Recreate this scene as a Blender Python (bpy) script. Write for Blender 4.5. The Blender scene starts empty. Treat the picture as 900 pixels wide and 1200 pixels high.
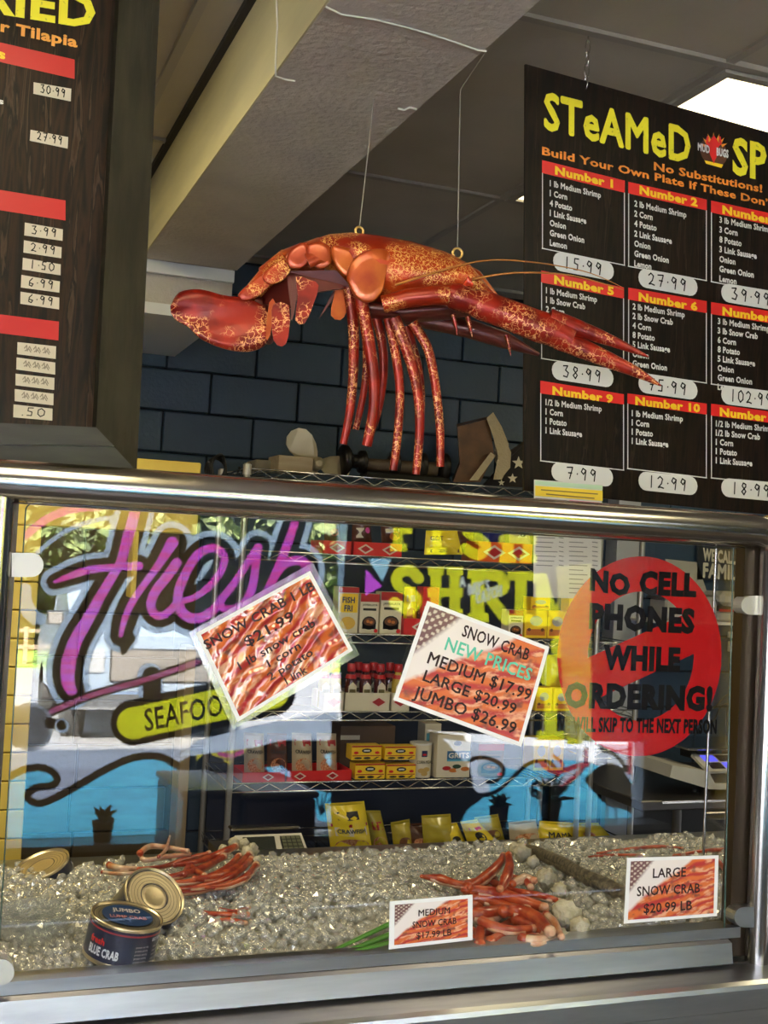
import bpy, math, random
import numpy as np
from mathutils import Vector, Matrix, noise as mnoise
random.seed(7)
rng = np.random.default_rng(7)
D = bpy.data
C = bpy.context.scene.collection
SC = bpy.context.scene
EYE = 1.55
# ------------------------------------------------------------------ camera (calibrated from the room's vanishing lines)
FPX = 1374.2
def _n(v): v = np.array(v, float); return v/np.linalg.norm(v)
_ex = _n([3671,241,FPX]); _ey = _n([-516,23,FPX]); _ez = _n(np.cross(_ex,_ey)); _ey = np.cross(_ez,_ex)
RW = np.array([_ex,_ey,_ez])
cam_d = D.cameras.new('camera'); cam = D.objects.new('camera', cam_d); C.objects.link(cam)
cam_d.sensor_fit = 'HORIZONTAL'; cam_d.sensor_width = 36; cam_d.lens = FPX/900*36
cam_d.clip_start = 0.02; cam_d.clip_end = 200
m = Matrix.Identity(4)
for i in range(3):
    m[i][0] = RW[i][0]; m[i][1] = -RW[i][1]; m[i][2] = -RW[i][2]
m[2][3] = EYE
cam.matrix_world = m
SC.camera = cam
SC.view_settings.view_transform = 'Standard'; SC.view_settings.look = 'None'
SC.view_settings.gamma = 1; SC.view_settings.use_curve_mapping = False
SC.view_settings.exposure = 0.8
SC.cycles.max_bounces = 8; SC.cycles.transparent_max_bounces = 16
SC.cycles.glossy_bounces = 4; SC.cycles.transmission_bounces = 6; SC.cycles.diffuse_bounces = 3
SC.cycles.sample_clamp_indirect = 6
SC.cycles.caustics_reflective = False; SC.cycles.caustics_refractive = False
# ------------------------------------------------------------------ world, sun, window portal
w = D.worlds.new('world'); SC.world = w; w.use_nodes = True
nt = w.node_tree; nt.nodes.clear()
out = nt.nodes.new('ShaderNodeOutputWorld'); bg = nt.nodes.new('ShaderNodeBackground')
tc = nt.nodes.new('ShaderNodeTexCoord'); sep = nt.nodes.new('ShaderNodeSeparateXYZ'); rmp = nt.nodes.new('ShaderNodeValToRGB')
rmp.color_ramp.elements[0].position = 0.0; rmp.color_ramp.elements[0].color = (0.95,0.97,1,1)
rmp.color_ramp.elements[1].position = 0.7; rmp.color_ramp.elements[1].color = (0.5,0.68,1,1)
nt.links.new(tc.outputs['Generated'], sep.inputs[0]); nt.links.new(sep.outputs[2], rmp.inputs[0])
nt.links.new(rmp.outputs[0], bg.inputs[0]); nt.links.new(bg.outputs[0], out.inputs[0])
bg.inputs[1].default_value = 6.0
sd = D.lights.new('sun','SUN'); sd.energy = 130; sd.angle = 0.02; sd.color = (1,0.95,0.86)
so = D.objects.new('sun', sd); C.objects.link(so)
so.rotation_euler = Vector((0.25,-1,-0.5)).to_track_quat('-Z','Y').to_euler()
WINY = -1.6
# window opening (world)
WX0, WX1, WZ0, WZ1 = 0.12, 3.75, 0.375, 2.3
pd = D.lights.new('daylight_portal','AREA'); pd.shape = 'RECTANGLE'; pd.size = 6.2; pd.size_y = WZ1-0.1
po = D.objects.new('daylight_portal', pd); C.objects.link(po)
po.location = (0.5, WINY-0.12, 1.2); po.rotation_euler = Vector((0,1,0)).to_track_quat('-Z','Z').to_euler()
pd.cycles.is_portal = True
# ------------------------------------------------------------------ pixel helpers
def ray(x,y): return RW @ np.array([x-450, y-600, FPX])
def PY(x,y,Y): r = ray(x,y)*1.0; r = r*(Y/r[1]); return Vector((r[0], Y, r[2]+EYE))
def PZ(x,y,z): r = ray(x,y); r = r*((z-EYE)/r[2]); return Vector((r[0],r[1],r[2]+EYE))
TILT = math.radians(1.6)
GP = Vector((0.8, 2.0, 1.2)); GN = Vector((0,-math.cos(TILT), math.sin(TILT)))   # glass plane, top leans back
def reflp(p):
    d = (p-GP).dot(GN); return p - 2*d*GN
class Fr:
    """a flat surface: origin, axes; px() turns a photo pixel into a point on it"""
    def __init__(s, o, u, v, n, up=(0.045,-1), mirror=False):
        s.o=Vector(o); s.u=Vector(u).normalized(); s.v=Vector(v).normalized(); s.n=Vector(n).normalized(); s.up=up; s.mirror=mirror
        if mirror:
            s.po = reflp(s.o); s.pu = reflp(s.o+s.u)-s.po; s.pv = reflp(s.o+s.v)-s.po
        else: s.po, s.pu, s.pv = s.o, s.u, s.v
    def px(s,x,y):
        r = Vector(ray(x,y)); e = Vector((0,0,EYE)); nn = s.pu.cross(s.pv)
        t = (s.po-e).dot(nn)/r.dot(nn); p = e+r*t-s.po
        return (p.dot(s.pu), p.dot(s.pv))
    def pt(s,a,b,d=0): return s.o+s.u*a+s.v*b+s.n*d
    def w(s,x,y,d=0): a,b = s.px(x,y); return s.pt(a,b,d)
def yaw_frame(x,y,Y,deg,**k):
    p = PY(x,y,Y); a = math.radians(deg)
    return Fr(p,(math.cos(a),math.sin(a),0),(0,0,1),(math.sin(a),-math.cos(a),0),**k)
GL = Fr(GP,(1,0,0),(0,math.sin(TILT),math.cos(TILT)),GN)
WN = Fr((0,WINY,0),(1,0,0),(0,0,1),(0,1,0),mirror=True)
# ------------------------------------------------------------------ materials
def lin(c):
    if isinstance(c,str):
        c=c.lstrip('#'); c=[int(c[i:i+2],16)/255 for i in (0,2,4)]
        return tuple(((v/12.92) if v<=0.04045 else ((v+0.055)/1.055)**2.4) for v in c)
    return tuple(c)
_M = {}
def mat(name, col=(.5,.5,.5), rough=.5, metal=0, emit=None, es=1, noise=None, bump=None, spec=None, coat=0, trans=0, alpha=1, ior=None, aniso=0):
    if name in _M: return _M[name]
    m = D.materials.new(name); m.use_nodes = True; nt = m.node_tree; b = nt.nodes['Principled BSDF']
    c = lin(col); b.inputs['Base Color'].default_value = (*c,1)
    b.inputs['Roughness'].default_value = rough; b.inputs['Metallic'].default_value = metal
    if spec is not None: b.inputs['Specular IOR Level'].default_value = spec
    if coat: b.inputs['Coat Weight'].default_value = coat; b.inputs['Coat Roughness'].default_value = .08
    if trans: b.inputs['Transmission Weight'].default_value = trans
    if ior: b.inputs['IOR'].default_value = ior
    if alpha<1: b.inputs['Alpha'].default_value = alpha
    if aniso: b.inputs['Anisotropic'].default_value = aniso
    if emit: b.inputs['Emission Color'].default_value = (*lin(emit),1); b.inputs['Emission Strength'].default_value = es
    tc = None
    def coord(stretch):
        t = nt.nodes.new('ShaderNodeTexCoord'); mp = nt.nodes.new('ShaderNodeMapping'); mp.inputs['Scale'].default_value = stretch
        nt.links.new(t.outputs['Object'], mp.inputs[0]); return mp.outputs[0]
    if noise:   # (scale, other colour, stretch, lo, hi)
        sc, c2, st, lo, hi = (list(noise)+[(1,1,1),.35,.65])[:5] if len(noise)<5 else noise
        n = nt.nodes.new('ShaderNodeTexNoise'); n.inputs['Scale'].default_value = sc; n.inputs['Detail'].default_value = 5
        nt.links.new(coord(st), n.inputs['Vector'])
        r = nt.nodes.new('ShaderNodeValToRGB'); r.color_ramp.elements[0].position = lo; r.color_ramp.elements[1].position = hi
        r.color_ramp.elements[0].color = (*c,1); r.color_ramp.elements[1].color = (*lin(c2),1)
        nt.links.new(n.outputs['Fac'], r.inputs[0]); nt.links.new(r.outputs[0], b.inputs['Base Color'])
    if bump:    # (scale, strength, stretch, dist)
        sc, stn, st, ds = (list(bump)+[(1,1,1),.01])[:4] if len(bump)<4 else bump
        n = nt.nodes.new('ShaderNodeTexNoise'); n.inputs['Scale'].default_value = sc; n.inputs['Detail'].default_value = 4
        nt.links.new(coord(st), n.inputs['Vector'])
        bp = nt.nodes.new('ShaderNodeBump'); bp.inputs['Strength'].default_value = stn; bp.inputs['Distance'].default_value = ds
        nt.links.new(n.outputs['Fac'], bp.inputs['Height']); nt.links.new(bp.outputs[0], b.inputs['Normal'])
    _M[name] = m; return m
def vcol(name, rough=.5, coat=0, bump=None, spec=.5):
    """print: colour from the mesh's own colour attribute"""
    if name in _M: return _M[name]
    m = mat(name,(1,1,1),rough,coat=coat,bump=bump,spec=spec); nt = m.node_tree
    a = nt.nodes.new('ShaderNodeAttribute'); a.attribute_name = 'col'
    nt.links.new(a.outputs['Color'], nt.nodes['Principled BSDF'].inputs['Base Color']); return m
def crackle(name, base, base2, line, scale, width, rough=.3, metal=.25, patch=None):
    m = mat(name, base, rough+.06, metal, coat=.12, spec=.35); nt = m.node_tree; b = nt.nodes['Principled BSDF']
    t = nt.nodes.new('ShaderNodeTexCoord'); v = nt.nodes.new('ShaderNodeTexVoronoi'); v.feature = 'DISTANCE_TO_EDGE'
    v.inputs['Scale'].default_value = scale
    dn = nt.nodes.new('ShaderNodeTexNoise'); dn.inputs['Scale'].default_value = scale*1.3
    mx0 = nt.nodes.new('ShaderNodeMix'); mx0.data_type='RGBA'; mx0.blend_type='ADD'; mx0.inputs[0].default_value = .02
    nt.links.new(t.outputs['Object'], dn.inputs['Vector']); nt.links.new(t.outputs['Object'], mx0.inputs[6]); nt.links.new(dn.outputs['Color'], mx0.inputs[7])
    nt.links.new(mx0.outputs[2], v.inputs['Vector'])
    lt = nt.nodes.new('ShaderNodeMapRange'); lt.inputs[1].default_value = width*.5; lt.inputs[2].default_value = width
    lt.inputs[3].default_value = 1; lt.inputs[4].default_value = 0
    nt.links.new(v.outputs[0], lt.inputs[0])
    nz = nt.nodes.new('ShaderNodeTexNoise'); nz.inputs['Scale'].default_value = 9 if patch is None else patch
    nt.links.new(t.outputs['Object'], nz.inputs['Vector'])
    r = nt.nodes.new('ShaderNodeValToRGB'); r.color_ramp.elements[0].color=(*lin(base),1); r.color_ramp.elements[1].color=(*lin(base2),1)
    r.color_ramp.elements[0].position=.4; r.color_ramp.elements[1].position=.62
    nt.links.new(nz.outputs['Fac'], r.inputs[0])
    n2 = nt.nodes.new('ShaderNodeTexNoise'); n2.inputs['Scale'].default_value = 14; nt.links.new(t.outputs['Object'], n2.inputs['Vector'])
    mr = nt.nodes.new('ShaderNodeMapRange'); mr.inputs[1].default_value=.46; mr.inputs[2].default_value=.56
    nt.links.new(n2.outputs['Fac'], mr.inputs[0])
    mu = nt.nodes.new('ShaderNodeMath'); mu.operation='MULTIPLY'; nt.links.new(lt.outputs[0], mu.inputs[0]); nt.links.new(mr.outputs[0], mu.inputs[1])
    mx = nt.nodes.new('ShaderNodeMix'); mx.data_type='RGBA'; nt.links.new(mu.outputs[0], mx.inputs[0])
    nt.links.new(r.outputs[0], mx.inputs[6]); mx.inputs[7].default_value = (*lin(line),1)
    nt.links.new(mx.outputs[2], b.inputs['Base Color']); return m
def schlick(nt, f0):
    g = nt.nodes.new('ShaderNodeNewGeometry'); d = nt.nodes.new('ShaderNodeVectorMath'); d.operation='DOT_PRODUCT'
    nt.links.new(g.outputs['Normal'], d.inputs[0]); nt.links.new(g.outputs['Incoming'], d.inputs[1])
    a = nt.nodes.new('ShaderNodeMath'); a.operation='ABSOLUTE'; nt.links.new(d.outputs['Value'], a.inputs[0])
    s = nt.nodes.new('ShaderNodeMath'); s.operation='SUBTRACT'; s.inputs[0].default_value=1; nt.links.new(a.outputs[0], s.inputs[1])
    p = nt.nodes.new('ShaderNodeMath'); p.operation='POWER'; p.inputs[1].default_value=5; nt.links.new(s.outputs[0], p.inputs[0])
    q = nt.nodes.new('ShaderNodeMath'); q.operation='MULTIPLY_ADD'; q.inputs[1].default_value=1-f0; q.inputs[2].default_value=f0
    nt.links.new(p.outputs[0], q.inputs[0]); return q.outputs[0]
def pane_mat(name, f0, tint=(1,1,1), rough=0.0):
    if name in _M: return _M[name]
    m = D.materials.new(name); m.use_nodes=True; nt=m.node_tree; nt.nodes.clear()
    o = nt.nodes.new('ShaderNodeOutputMaterial'); mx = nt.nodes.new('ShaderNodeMixShader')
    t = nt.nodes.new('ShaderNodeBsdfTransparent'); t.inputs[0].default_value=(*tint,1)
    g = nt.nodes.new('ShaderNodeBsdfGlossy'); g.inputs['Roughness'].default_value = rough
    nt.links.new(schlick(nt,f0), mx.inputs[0]); nt.links.new(t.outputs[0], mx.inputs[1]); nt.links.new(g.outputs[0], mx.inputs[2])
    nt.links.new(mx.outputs[0], o.inputs[0]); _M[name]=m; return m
# ------------------------------------------------------------------ object helpers
ORG = {}
def setp(o, label=None, cat=None, group=None, kind=None):
    if label: o['label']=label
    if cat: o['category']=cat
    if group: o['group']=group
    if kind: o['kind']=kind
    return o
def empty(name, loc, label=None, cat=None, group=None, kind=None):
    o = D.objects.new(name,None); C.objects.link(o); o.location = loc; o.empty_display_size=.05
    ORG[o.name] = Vector(loc); return setp(o,label,cat,group,kind)
class MB:
    def __init__(s): s.v=[]; s.f=[]; s.m=[]; s.mats=[]; s.sm=[]
    def mi(s,mt):
        if mt not in s.mats: s.mats.append(mt)
        return s.mats.index(mt)
    def add(s,vs,fs,mt,smooth=False):
        k=len(s.v); i=s.mi(mt); s.v += [tuple(v) for v in vs]
        for f in fs: s.f.append(tuple(a+k for a in f)); s.m.append(i); s.sm.append(smooth)
        return s
    def box(s,c,sz,mt,rot=None):
        hx,hy,hz=[a/2 for a in sz]; c=Vector(c); R=rot if rot is not None else Matrix.Identity(3)
        vs=[c+R@Vector((x*hx,y*hy,z*hz)) for x in (-1,1) for y in (-1,1) for z in (-1,1)]
        return s.add(vs,[(0,1,3,2),(4,6,7,5),(0,4,5,1),(2,3,7,6),(0,2,6,4),(1,5,7,3)],mt)
    def bbox(s,a,b,mt): return s.box([(a[i]+b[i])/2 for i in range(3)],[abs(b[i]-a[i]) for i in range(3)],mt)
    def bev(s,a,b,mt,r=.004):
        """box with chamfered edges"""
        lo=[min(a[i],b[i]) for i in range(3)]; hi=[max(a[i],b[i]) for i in range(3)]
        r=min(r,*[(hi[i]-lo[i])*.45 for i in range(3)])
        vs=[];idx={}
        for sx in (0,1):
            for sy in (0,1):
                for sz in (0,1):
                    c=[(lo[i],hi[i])[(sx,sy,sz)[i]] for i in range(3)]; sg=[1 if q==0 else -1 for q in (sx,sy,sz)]
                    for ax in range(3):
                        p=[c[i]+(0 if i==ax else sg[i]*r) for i in range(3)]
                        idx[(sx,sy,sz,ax)]=len(vs); vs.append(p)
        fs=[]
        for ax in range(3):
            o=[i for i in range(3) if i!=ax]
            for sd in (0,1):
                q=[]
                for (p1,p2) in ((0,0),(1,0),(1,1),(0,1)):
                    k=[0,0,0]; k[ax]=sd; k[o[0]]=p1; k[o[1]]=p2; q.append(idx[(*k,ax)])
                fs.append(tuple(q))
            for s1 in (0,1):
                for s2 in (0,1):
                    k0=[0,0,0];k1=[0,0,0]; k0[o[0]]=k1[o[0]]=s1; k0[o[1]]=k1[o[1]]=s2; k1[ax]=1
                    fs.append((idx[(*k0,o[0])],idx[(*k1,o[0])],idx[(*k1,o[1])],idx[(*k0,o[1])]))
        for sx in (0,1):
            for sy in (0,1):
                for sz in (0,1): fs.append((idx[(sx,sy,sz,0)],idx[(sx,sy,sz,1)],idx[(sx,sy,sz,2)]))
        return s.add(vs,fs,mt)
    def tube(s,pts,r,mt,n=8,sq=(1,1),closed=False,up=None):
        pts=[Vector(p) for p in pts]; N=len(pts); rs=r if hasattr(r,'__len__') else [r]*N
        vs=[]; prev=None
        for i,p in enumerate(pts):
            t=(pts[min(i+1,N-1)]-pts[max(i-1,0)]) if not closed else (pts[(i+1)%N]-pts[i-1])
            if t.length<1e-9: t=Vector((0,0,1))
            t.normalize()
            if prev is None:
                a=Vector(up) if up else (Vector((0,0,1)) if abs(t.z)<.9 else Vector((0,1,0)))
                prev=(a-t*a.dot(t)).normalized()
            else: prev=(prev-t*prev.dot(t)).normalized()
            b=t.cross(prev)
            for k in range(n):
                an=2*math.pi*k/n; vs.append(p+prev*math.cos(an)*rs[i]*sq[0]+b*math.sin(an)*rs[i]*sq[1])
        fs=[]; R=N if closed else N-1
        for i in range(R):
            for k in range(n):
                j=(i+1)%N; fs.append((i*n+k,i*n+(k+1)%n,j*n+(k+1)%n,j*n+k))
        s.add(vs,fs,mt,True)
        if not closed: s.add(vs[:n],[tuple(reversed(range(n)))],mt); s.add(vs[-n:],[tuple(range(n))],mt)
        return s
    def lathe(s,prof,c,mt,n=24,R=None,smooth=True,cap=True):
        c=Vector(c); R=R if R is not None else Matrix.Identity(3); vs=[];fs=[]
        for (r,z) in prof:
            for k in range(n): a=2*math.pi*k/n; vs.append(c+R@Vector((r*math.cos(a),r*math.sin(a),z)))
        for i in range(len(prof)-1):
            for k in range(n): fs.append((i*n+k,i*n+(k+1)%n,(i+1)*n+(k+1)%n,(i+1)*n+k))
        s.add(vs,fs,mt,smooth)
        if cap:
            s.add(vs[:n],[tuple(reversed(range(n)))],mt); s.add(vs[-n:],[tuple(range(n))],mt)
        return s
    def loft(s,secs,mt,closed=True,smooth=True,caps=True):
        n=len(secs[0]); vs=[p for q in secs for p in q]; fs=[]
        for i in range(len(secs)-1):
            for k in range(n if closed else n-1): fs.append((i*n+k,i*n+(k+1)%n,(i+1)*n+(k+1)%n,(i+1)*n+k))
        s.add(vs,fs,mt,smooth)
        if closed and caps: s.add(secs[0],[tuple(reversed(range(n)))],mt); s.add(secs[-1],[tuple(range(n))],mt)
        return s
    def plate(s,pts,nrm,th,mt):
        """flat outline given thickness th along -nrm"""
        pts=[Vector(p) for p in pts]; nrm=Vector(nrm); n=len(pts); b=[p-nrm*th for p in pts]
        s.add(pts+b,[tuple(range(n)),tuple(reversed(range(n,2*n)))]+[(i,i+n,(i+1)%n+n,(i+1)%n) for i in range(n)],mt); return s
    def quadpx(s,F,pp,mt,d=0,th=0):
        pts=[F.w(x,y,d) for x,y in pp]
        if th: return s.plate(pts,F.n,th,mt)
        return s.add(pts,[tuple(range(len(pts)))],mt)
    def linepx(s,F,pp,wpx,mt,d=.001):
        """thin flat stroke through pixels"""
        q=[Vector(F.px(*p)) for p in pp]; a=Vector(F.px(*pp[0])); b=Vector(F.px(pp[0][0]+1,pp[0][1])); w2=(b-a).length*wpx/2
        for i in range(len(q)-1):
            t=q[i+1]-q[i]
            if t.length<1e-7: continue
            t.normalize(); nn=Vector((-t.y,t.x))*w2; e=t*w2*.6
            c=[q[i]+nn-e,q[i]-nn-e,q[i+1]-nn+e,q[i+1]+nn+e]
            s.add([F.pt(*p,d+.00003*(i%5)) for p in c],[(0,1,2,3)],mt)
        return s
    def build(s,name,parent=None,loc=None,kind=None,label=None,cat=None,group=None):
        me=D.meshes.new(name)
        if parent is not None: L=ORG[parent.name]
        elif loc is not None: L=Vector(loc)
        else:
            a=np.array([tuple(v) for v in s.v]); L=Vector(((a[:,0].min()+a[:,0].max())/2,(a[:,1].min()+a[:,1].max())/2,a[:,2].min()))
        a=np.array([tuple(v) for v in s.v],dtype=float).reshape(-1,3)-np.array(L)
        me.from_pydata(a.tolist(),[],s.f)
        for mt in s.mats: me.materials.append(mt)
        me.polygons.foreach_set('material_index',s.m); me.polygons.foreach_set('use_smooth',s.sm); me.update()
        o=D.objects.new(name,me); C.objects.link(o)
        if parent is not None: o.parent=parent
        else: o.location=L
        ORG[o.name]=L; return setp(o,label,cat,group,kind)
def dup(root,loc,rotz=0,label=None,group=None,scale=None):
    r=root.copy(); C.objects.link(r); r.location=loc; r.rotation_euler=(0,0,rotz)
    if scale: r.scale=scale
    if label: r['label']=label
    if group: r['group']=group
    for ch in list(root.children):
        c=ch.copy(); C.objects.link(c); c.parent=r
        for g in ch.children: d=g.copy(); C.objects.link(d); d.parent=c
    ORG[r.name]=Vector(loc); return r
# ------------------------------------------------------------------ text
_T={}
def glyph(sn,bold=0.0,shear=0):
    k=(sn,bold,shear)
    if k in _T: return _T[k]
    cu=D.curves.new('t','FONT'); cu.body=sn; cu.size=1; cu.offset=0 if 'M' in sn else bold; cu.shear=shear; cu.resolution_u=2; cu.fill_mode='FRONT'; cu.space_character=1.0+bold*1.5
    o=D.objects.new('t',cu); me=D.meshes.new_from_object(o)
    v=np.array([x.co[:2] for x in me.vertices]) if len(me.vertices) else np.zeros((0,2)); f=[tuple(p.vertices) for p in me.polygons]
    D.objects.remove(o); D.meshes.remove(me); D.curves.remove(cu)
    if 'M' in sn and bold>0:   # the font's M folds over itself when offset: thicken with shifted copies
        n0=len(v); sh=[(0,0),(1,0),(-1,0),(0,1),(0,-1),(.7,.7),(-.7,.7),(.7,-.7),(-.7,-.7)]; f=[tuple(a+q*n0 for a in p) for q in range(9) for p in f]; v=np.concatenate([np.c_[v+np.array(q)*bold*.9,np.full(len(v),i*.00006)] for i,q in enumerate(sh)])
    _T[k]=(v,f); return _T[k]
CAP=.73
def text(mb,F,sn,p0,p1,hpx,mt,bold=0.02,d=.0008,shear=0,up=None):
    v,f=glyph(sn,bold,shear)
    if not len(v): return
    x0,x1=v[:,0].min(),v[:,0].max(); up=up or F.up
    a=Vector(F.px(*p0)); b=Vector(F.px(*p1)); c=Vector(F.px(p0[0]+up[0]*hpx,p0[1]+up[1]*hpx)); U=(b-a)/(x1-x0); V=(c-a)/CAP
    mb.add([F.pt(*(a+U*(q[0]-x0)+V*q[1]),d+(q[2] if len(q)>2 else 0)) for q in v],f,mt)
def textl(mb,F,sn,a,b,h,mt,bold=0.02,d=.0008,up=None):
    """text in the surface's own metres: a,b baseline ends"""
    v,f=glyph(sn,bold); x0,x1=v[:,0].min(),v[:,0].max(); a=Vector(a); b=Vector(b); t=(b-a); U=t/(x1-x0)
    V=Vector((-t.y,t.x)).normalized()*h/CAP
    mb.add([F.pt(*(a+U*(q[0]-x0)+V*q[1]),d+(q[2] if len(q)>2 else 0)) for q in v],f,mt)
DG={'0':[[(.5,1),(.15,.8),(.1,.3),(.4,0),(.8,.25),(.85,.7),(.5,1)]],'1':[[(.5,1),(.45,0)]],'2':[[(.1,.8),(.4,1),(.75,.8),(.6,.4),(.15,.05),(.5,.1),(.9,.02)]],
'3':[[(.1,.95),(.7,1),(.4,.6),(.8,.4),(.6,.02),(.1,.08)]],'4':[[(.2,1),(.15,.5),(.8,.5)],[(.75,1),(.65,0)]],'5':[[(.85,1),(.3,.98),(.25,.6),(.7,.5),(.65,.05),(.15,.05)]],
'6':[[(.7,1),(.25,.6),(.2,.1),(.6,0),(.8,.3),(.25,.4)]],'7':[[(.1,.95),(.85,1),(.45,0)],[(.3,.5),(.75,.5)]],'8':[[(.75,.9),(.4,1),(.25,.75),(.75,.3),(.5,0),(.2,.25),(.75,.7),(.75,.9)]],
'9':[[(.8,.85),(.4,1),(.2,.7),(.5,.5),(.8,.85),(.65,0)]],'.':[[(.4,.0),(.5,.06)]],'·':[[(.4,.45),(.5,.5)]],' ':[],
'~':[[(0,.5),(.3,.9),(.4,.2),(.7,.8),(1,.3)],[(.1,.2),(.6,.5),(.9,.1)]]}
def hand(mb,F,sn,p0,p1,hpx,mt,wpx=1.1,d=.0012):
    n=len(sn); ws=[.45 if c in '.·' else 1 for c in sn]; T=sum(ws); x=0; p0=Vector(p0); t=Vector(p1)-p0; up=Vector(F.up)*hpx
    for c,wd in zip(sn,ws):
        for st in DG[c]:
            q=[p0+t*((x+(a if wd==1 else a*.5)*.8*1)/T)+up*b for a,b in st]
            mb.linepx(F,[tuple(k) for k in q],wpx,mt,d)
        x+=wd
def smooth_pts(P,k=6,closed=False):
    P=[np.array(p,float) for p in P]; n=len(P); o=[]
    rngi=range(n if closed else n-1)
    for i in rngi:
        p0=P[(i-1)%n] if closed or i>0 else P[0]; p1=P[i]; p2=P[(i+1)%n]; p3=P[(i+2)%n] if closed or i+2<n else P[-1]
        for j in range(k):
            t=j/k; o.append(.5*((2*p1)+(-p0+p2)*t+(2*p0-5*p1+4*p2-p3)*t*t+(-p0+3*p1-3*p2+p3)*t**3))
    if not closed: o.append(P[-1])
    return [tuple(p) for p in o]
# value noise on arrays
def vnoise(x,y,seed=0):
    xi=np.floor(x).astype(int); yi=np.floor(y).astype(int); fx=x-xi; fy=y-yi; fx=fx*fx*(3-2*fx); fy=fy*fy*(3-2*fy)
    def h(a,b):
        n=(a*374761393+b*668265263+seed*1442695041)&0x7fffffff; n=((n^(n>>13))*1274126177)&0x7fffffff; return ((n^(n>>16))&0xffff)/65535.
    return (h(xi,yi)*(1-fx)+h(xi+1,yi)*fx)*(1-fy)+(h(xi,yi+1)*(1-fx)+h(xi+1,yi+1)*fx)*fy
def fbm(x,y,seed=0,o=4):
    s=0;a=.5
    for k in range(o): s=s+a*vnoise(x*2**k,y*2**k,seed+k); a*=.5
    return s/(1-.5**o)
def grid_print(name,P00,P10,P11,P01,nx,ny,fn,mt,parent,rgba=False):
    """a printed panel: bilinear grid whose colours come from fn(u,v) -> rgb arrays (linear)"""
    u,v=np.meshgrid(np.linspace(0,1,nx),np.linspace(0,1,ny)); L=np.array(ORG[parent.name] if parent is not None else P00)
    P=[np.array(p,float) for p in (P00,P10,P11,P01)]
    pos=((1-u)*(1-v))[...,None]*P[0]+(u*(1-v))[...,None]*P[1]+(u*v)[...,None]*P[2]+((1-u)*v)[...,None]*P[3]-L
    i=np.arange(nx-1)[None,:]+nx*np.arange(ny-1)[:,None]; f=np.stack([i,i+1,i+1+nx,i+nx],-1).reshape(-1,4)
    me=D.meshes.new(name); me.vertices.add(nx*ny); me.vertices.foreach_set('co',pos.reshape(-1)); me.loops.add(f.size); me.loops.foreach_set('vertex_index',f.reshape(-1).astype(np.int32))
    me.polygons.add(len(f)); me.polygons.foreach_set('loop_start',(np.arange(len(f))*4).astype(np.int32))
    me.update(calc_edges=True)
    c=fn(u,v); 
    if c.shape[-1]==3: c=np.concatenate([c,np.ones(c.shape[:2]+(1,))],-1)
    ca=me.color_attributes.new('col','FLOAT_COLOR','POINT'); ca.data.foreach_set('color',np.clip(c,0,4).astype(np.float32).reshape(-1))
    me.materials.append(mt); o=D.objects.new(name,me); C.objects.link(o)
    if parent is not None: o.parent=parent
    else: o.location=L
    ORG[o.name]=Vector(L); return o
# ================================================================== MATERIALS
steel=mat('stainless_steel',(.50,.475,.44),.17,1,bump=(60,.05,(1,12,12),.001))
steel_b=mat('brushed_steel',(.55,.56,.58),.32,1,noise=(6,(.42,.43,.46),(1,8,8),.3,.7),bump=(40,.08,(1,20,20),.001))
steel_d=mat('dark_steel',(.16,.15,.14),.4,1)
chrome=mat('chrome_wire',(.7,.7,.68),.2,1)
black=mat('black_matte',(.012,.012,.012),.5)
blackg=mat('black_gloss',(.012,.011,.01),.18)
white=mat('white_plastic',(.75,.74,.70),.4)
paper=mat('white_paper',(.82,.81,.80),.5)
red=mat('red_print',(.72,.02,.02),.35); yel=mat('yellow_print',(.95,.62,.02),.4); orange=mat('orange_print',(.85,.26,.03),.4)
brass=mat('brass',(.75,.48,.16),.3,.9)
# ================================================================== ROOM
CZ=EYE+1.22; BWY=4.92; RX0,RX1=-2.7,4.7
fl=MB(); tile_f=mat('floor_tile',(.16,.12,.09),.35,noise=(3,(.22,.17,.13),(1,1,1),.3,.7))
fl.bbox((RX0,WINY-.1,-.12),(RX1,BWY+.1,-.04),mat('grout',(.07,.06,.055),.8))
floor=fl.build('floor',loc=(0,0,-.12),kind='structure')
tp=MB(); tp.bev((0,0,0),(.445,.445,.04),tile_f,.004); t0=tp.build('tile',parent=None,loc=(0,0,0))
k=0
for i in range(16):
    for j in range(5):
        o=t0 if k==0 else t0.copy()
        if k: C.objects.link(o)
        o.parent=floor; o.location=(RX0+.02+i*.45,WINY+j*.45,.08); k+=1
# ceiling: panels between a thin grid
cmat=mat('ceiling_panel',(.46,.41,.33),.8,noise=(2.2,(.38,.34,.27),(1,1,1),.35,.7),bump=(90,.25,(1,1,1),.004))
gmat=mat('ceiling_grid',(.33,.30,.25),.6)
cl=MB(); cl.bbox((RX0,WINY-.2,CZ+.05),(RX1,BWY+.2,CZ+.12),black); ceil=cl.build('ceiling',loc=(0,0,CZ),kind='structure')
gx=[-1.97,-.75,.47,1.69,2.91,4.13]; gy=[-1.35,-.13,1.09,2.33,3.55,4.77]
ex=[RX0]+gx+[RX1]; ey=[WINY-.1]+gy+[BWY]
for i in range(len(ex)-1):
    for j in range(len(ey)-1):
        x0,x1,y0,y1=ex[i]+.006,ex[i+1]-.006,ey[j]+.006,ey[j+1]-.006
        if i==4 and j==4: x0=x0+.61     # the light troffer takes this half
        b=MB(); b.bbox((x0,y0,CZ+.004+.004*((i*7+j*3)%3)),(x1,y1,CZ+.03),cmat); b.build('ceiling_panel',ceil)
for g in gx: b=MB(); b.bbox((g-.012,WINY,CZ-.004),(g+.012,BWY,CZ+.012),gmat); b.build('ceiling_grid',ceil)
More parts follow.
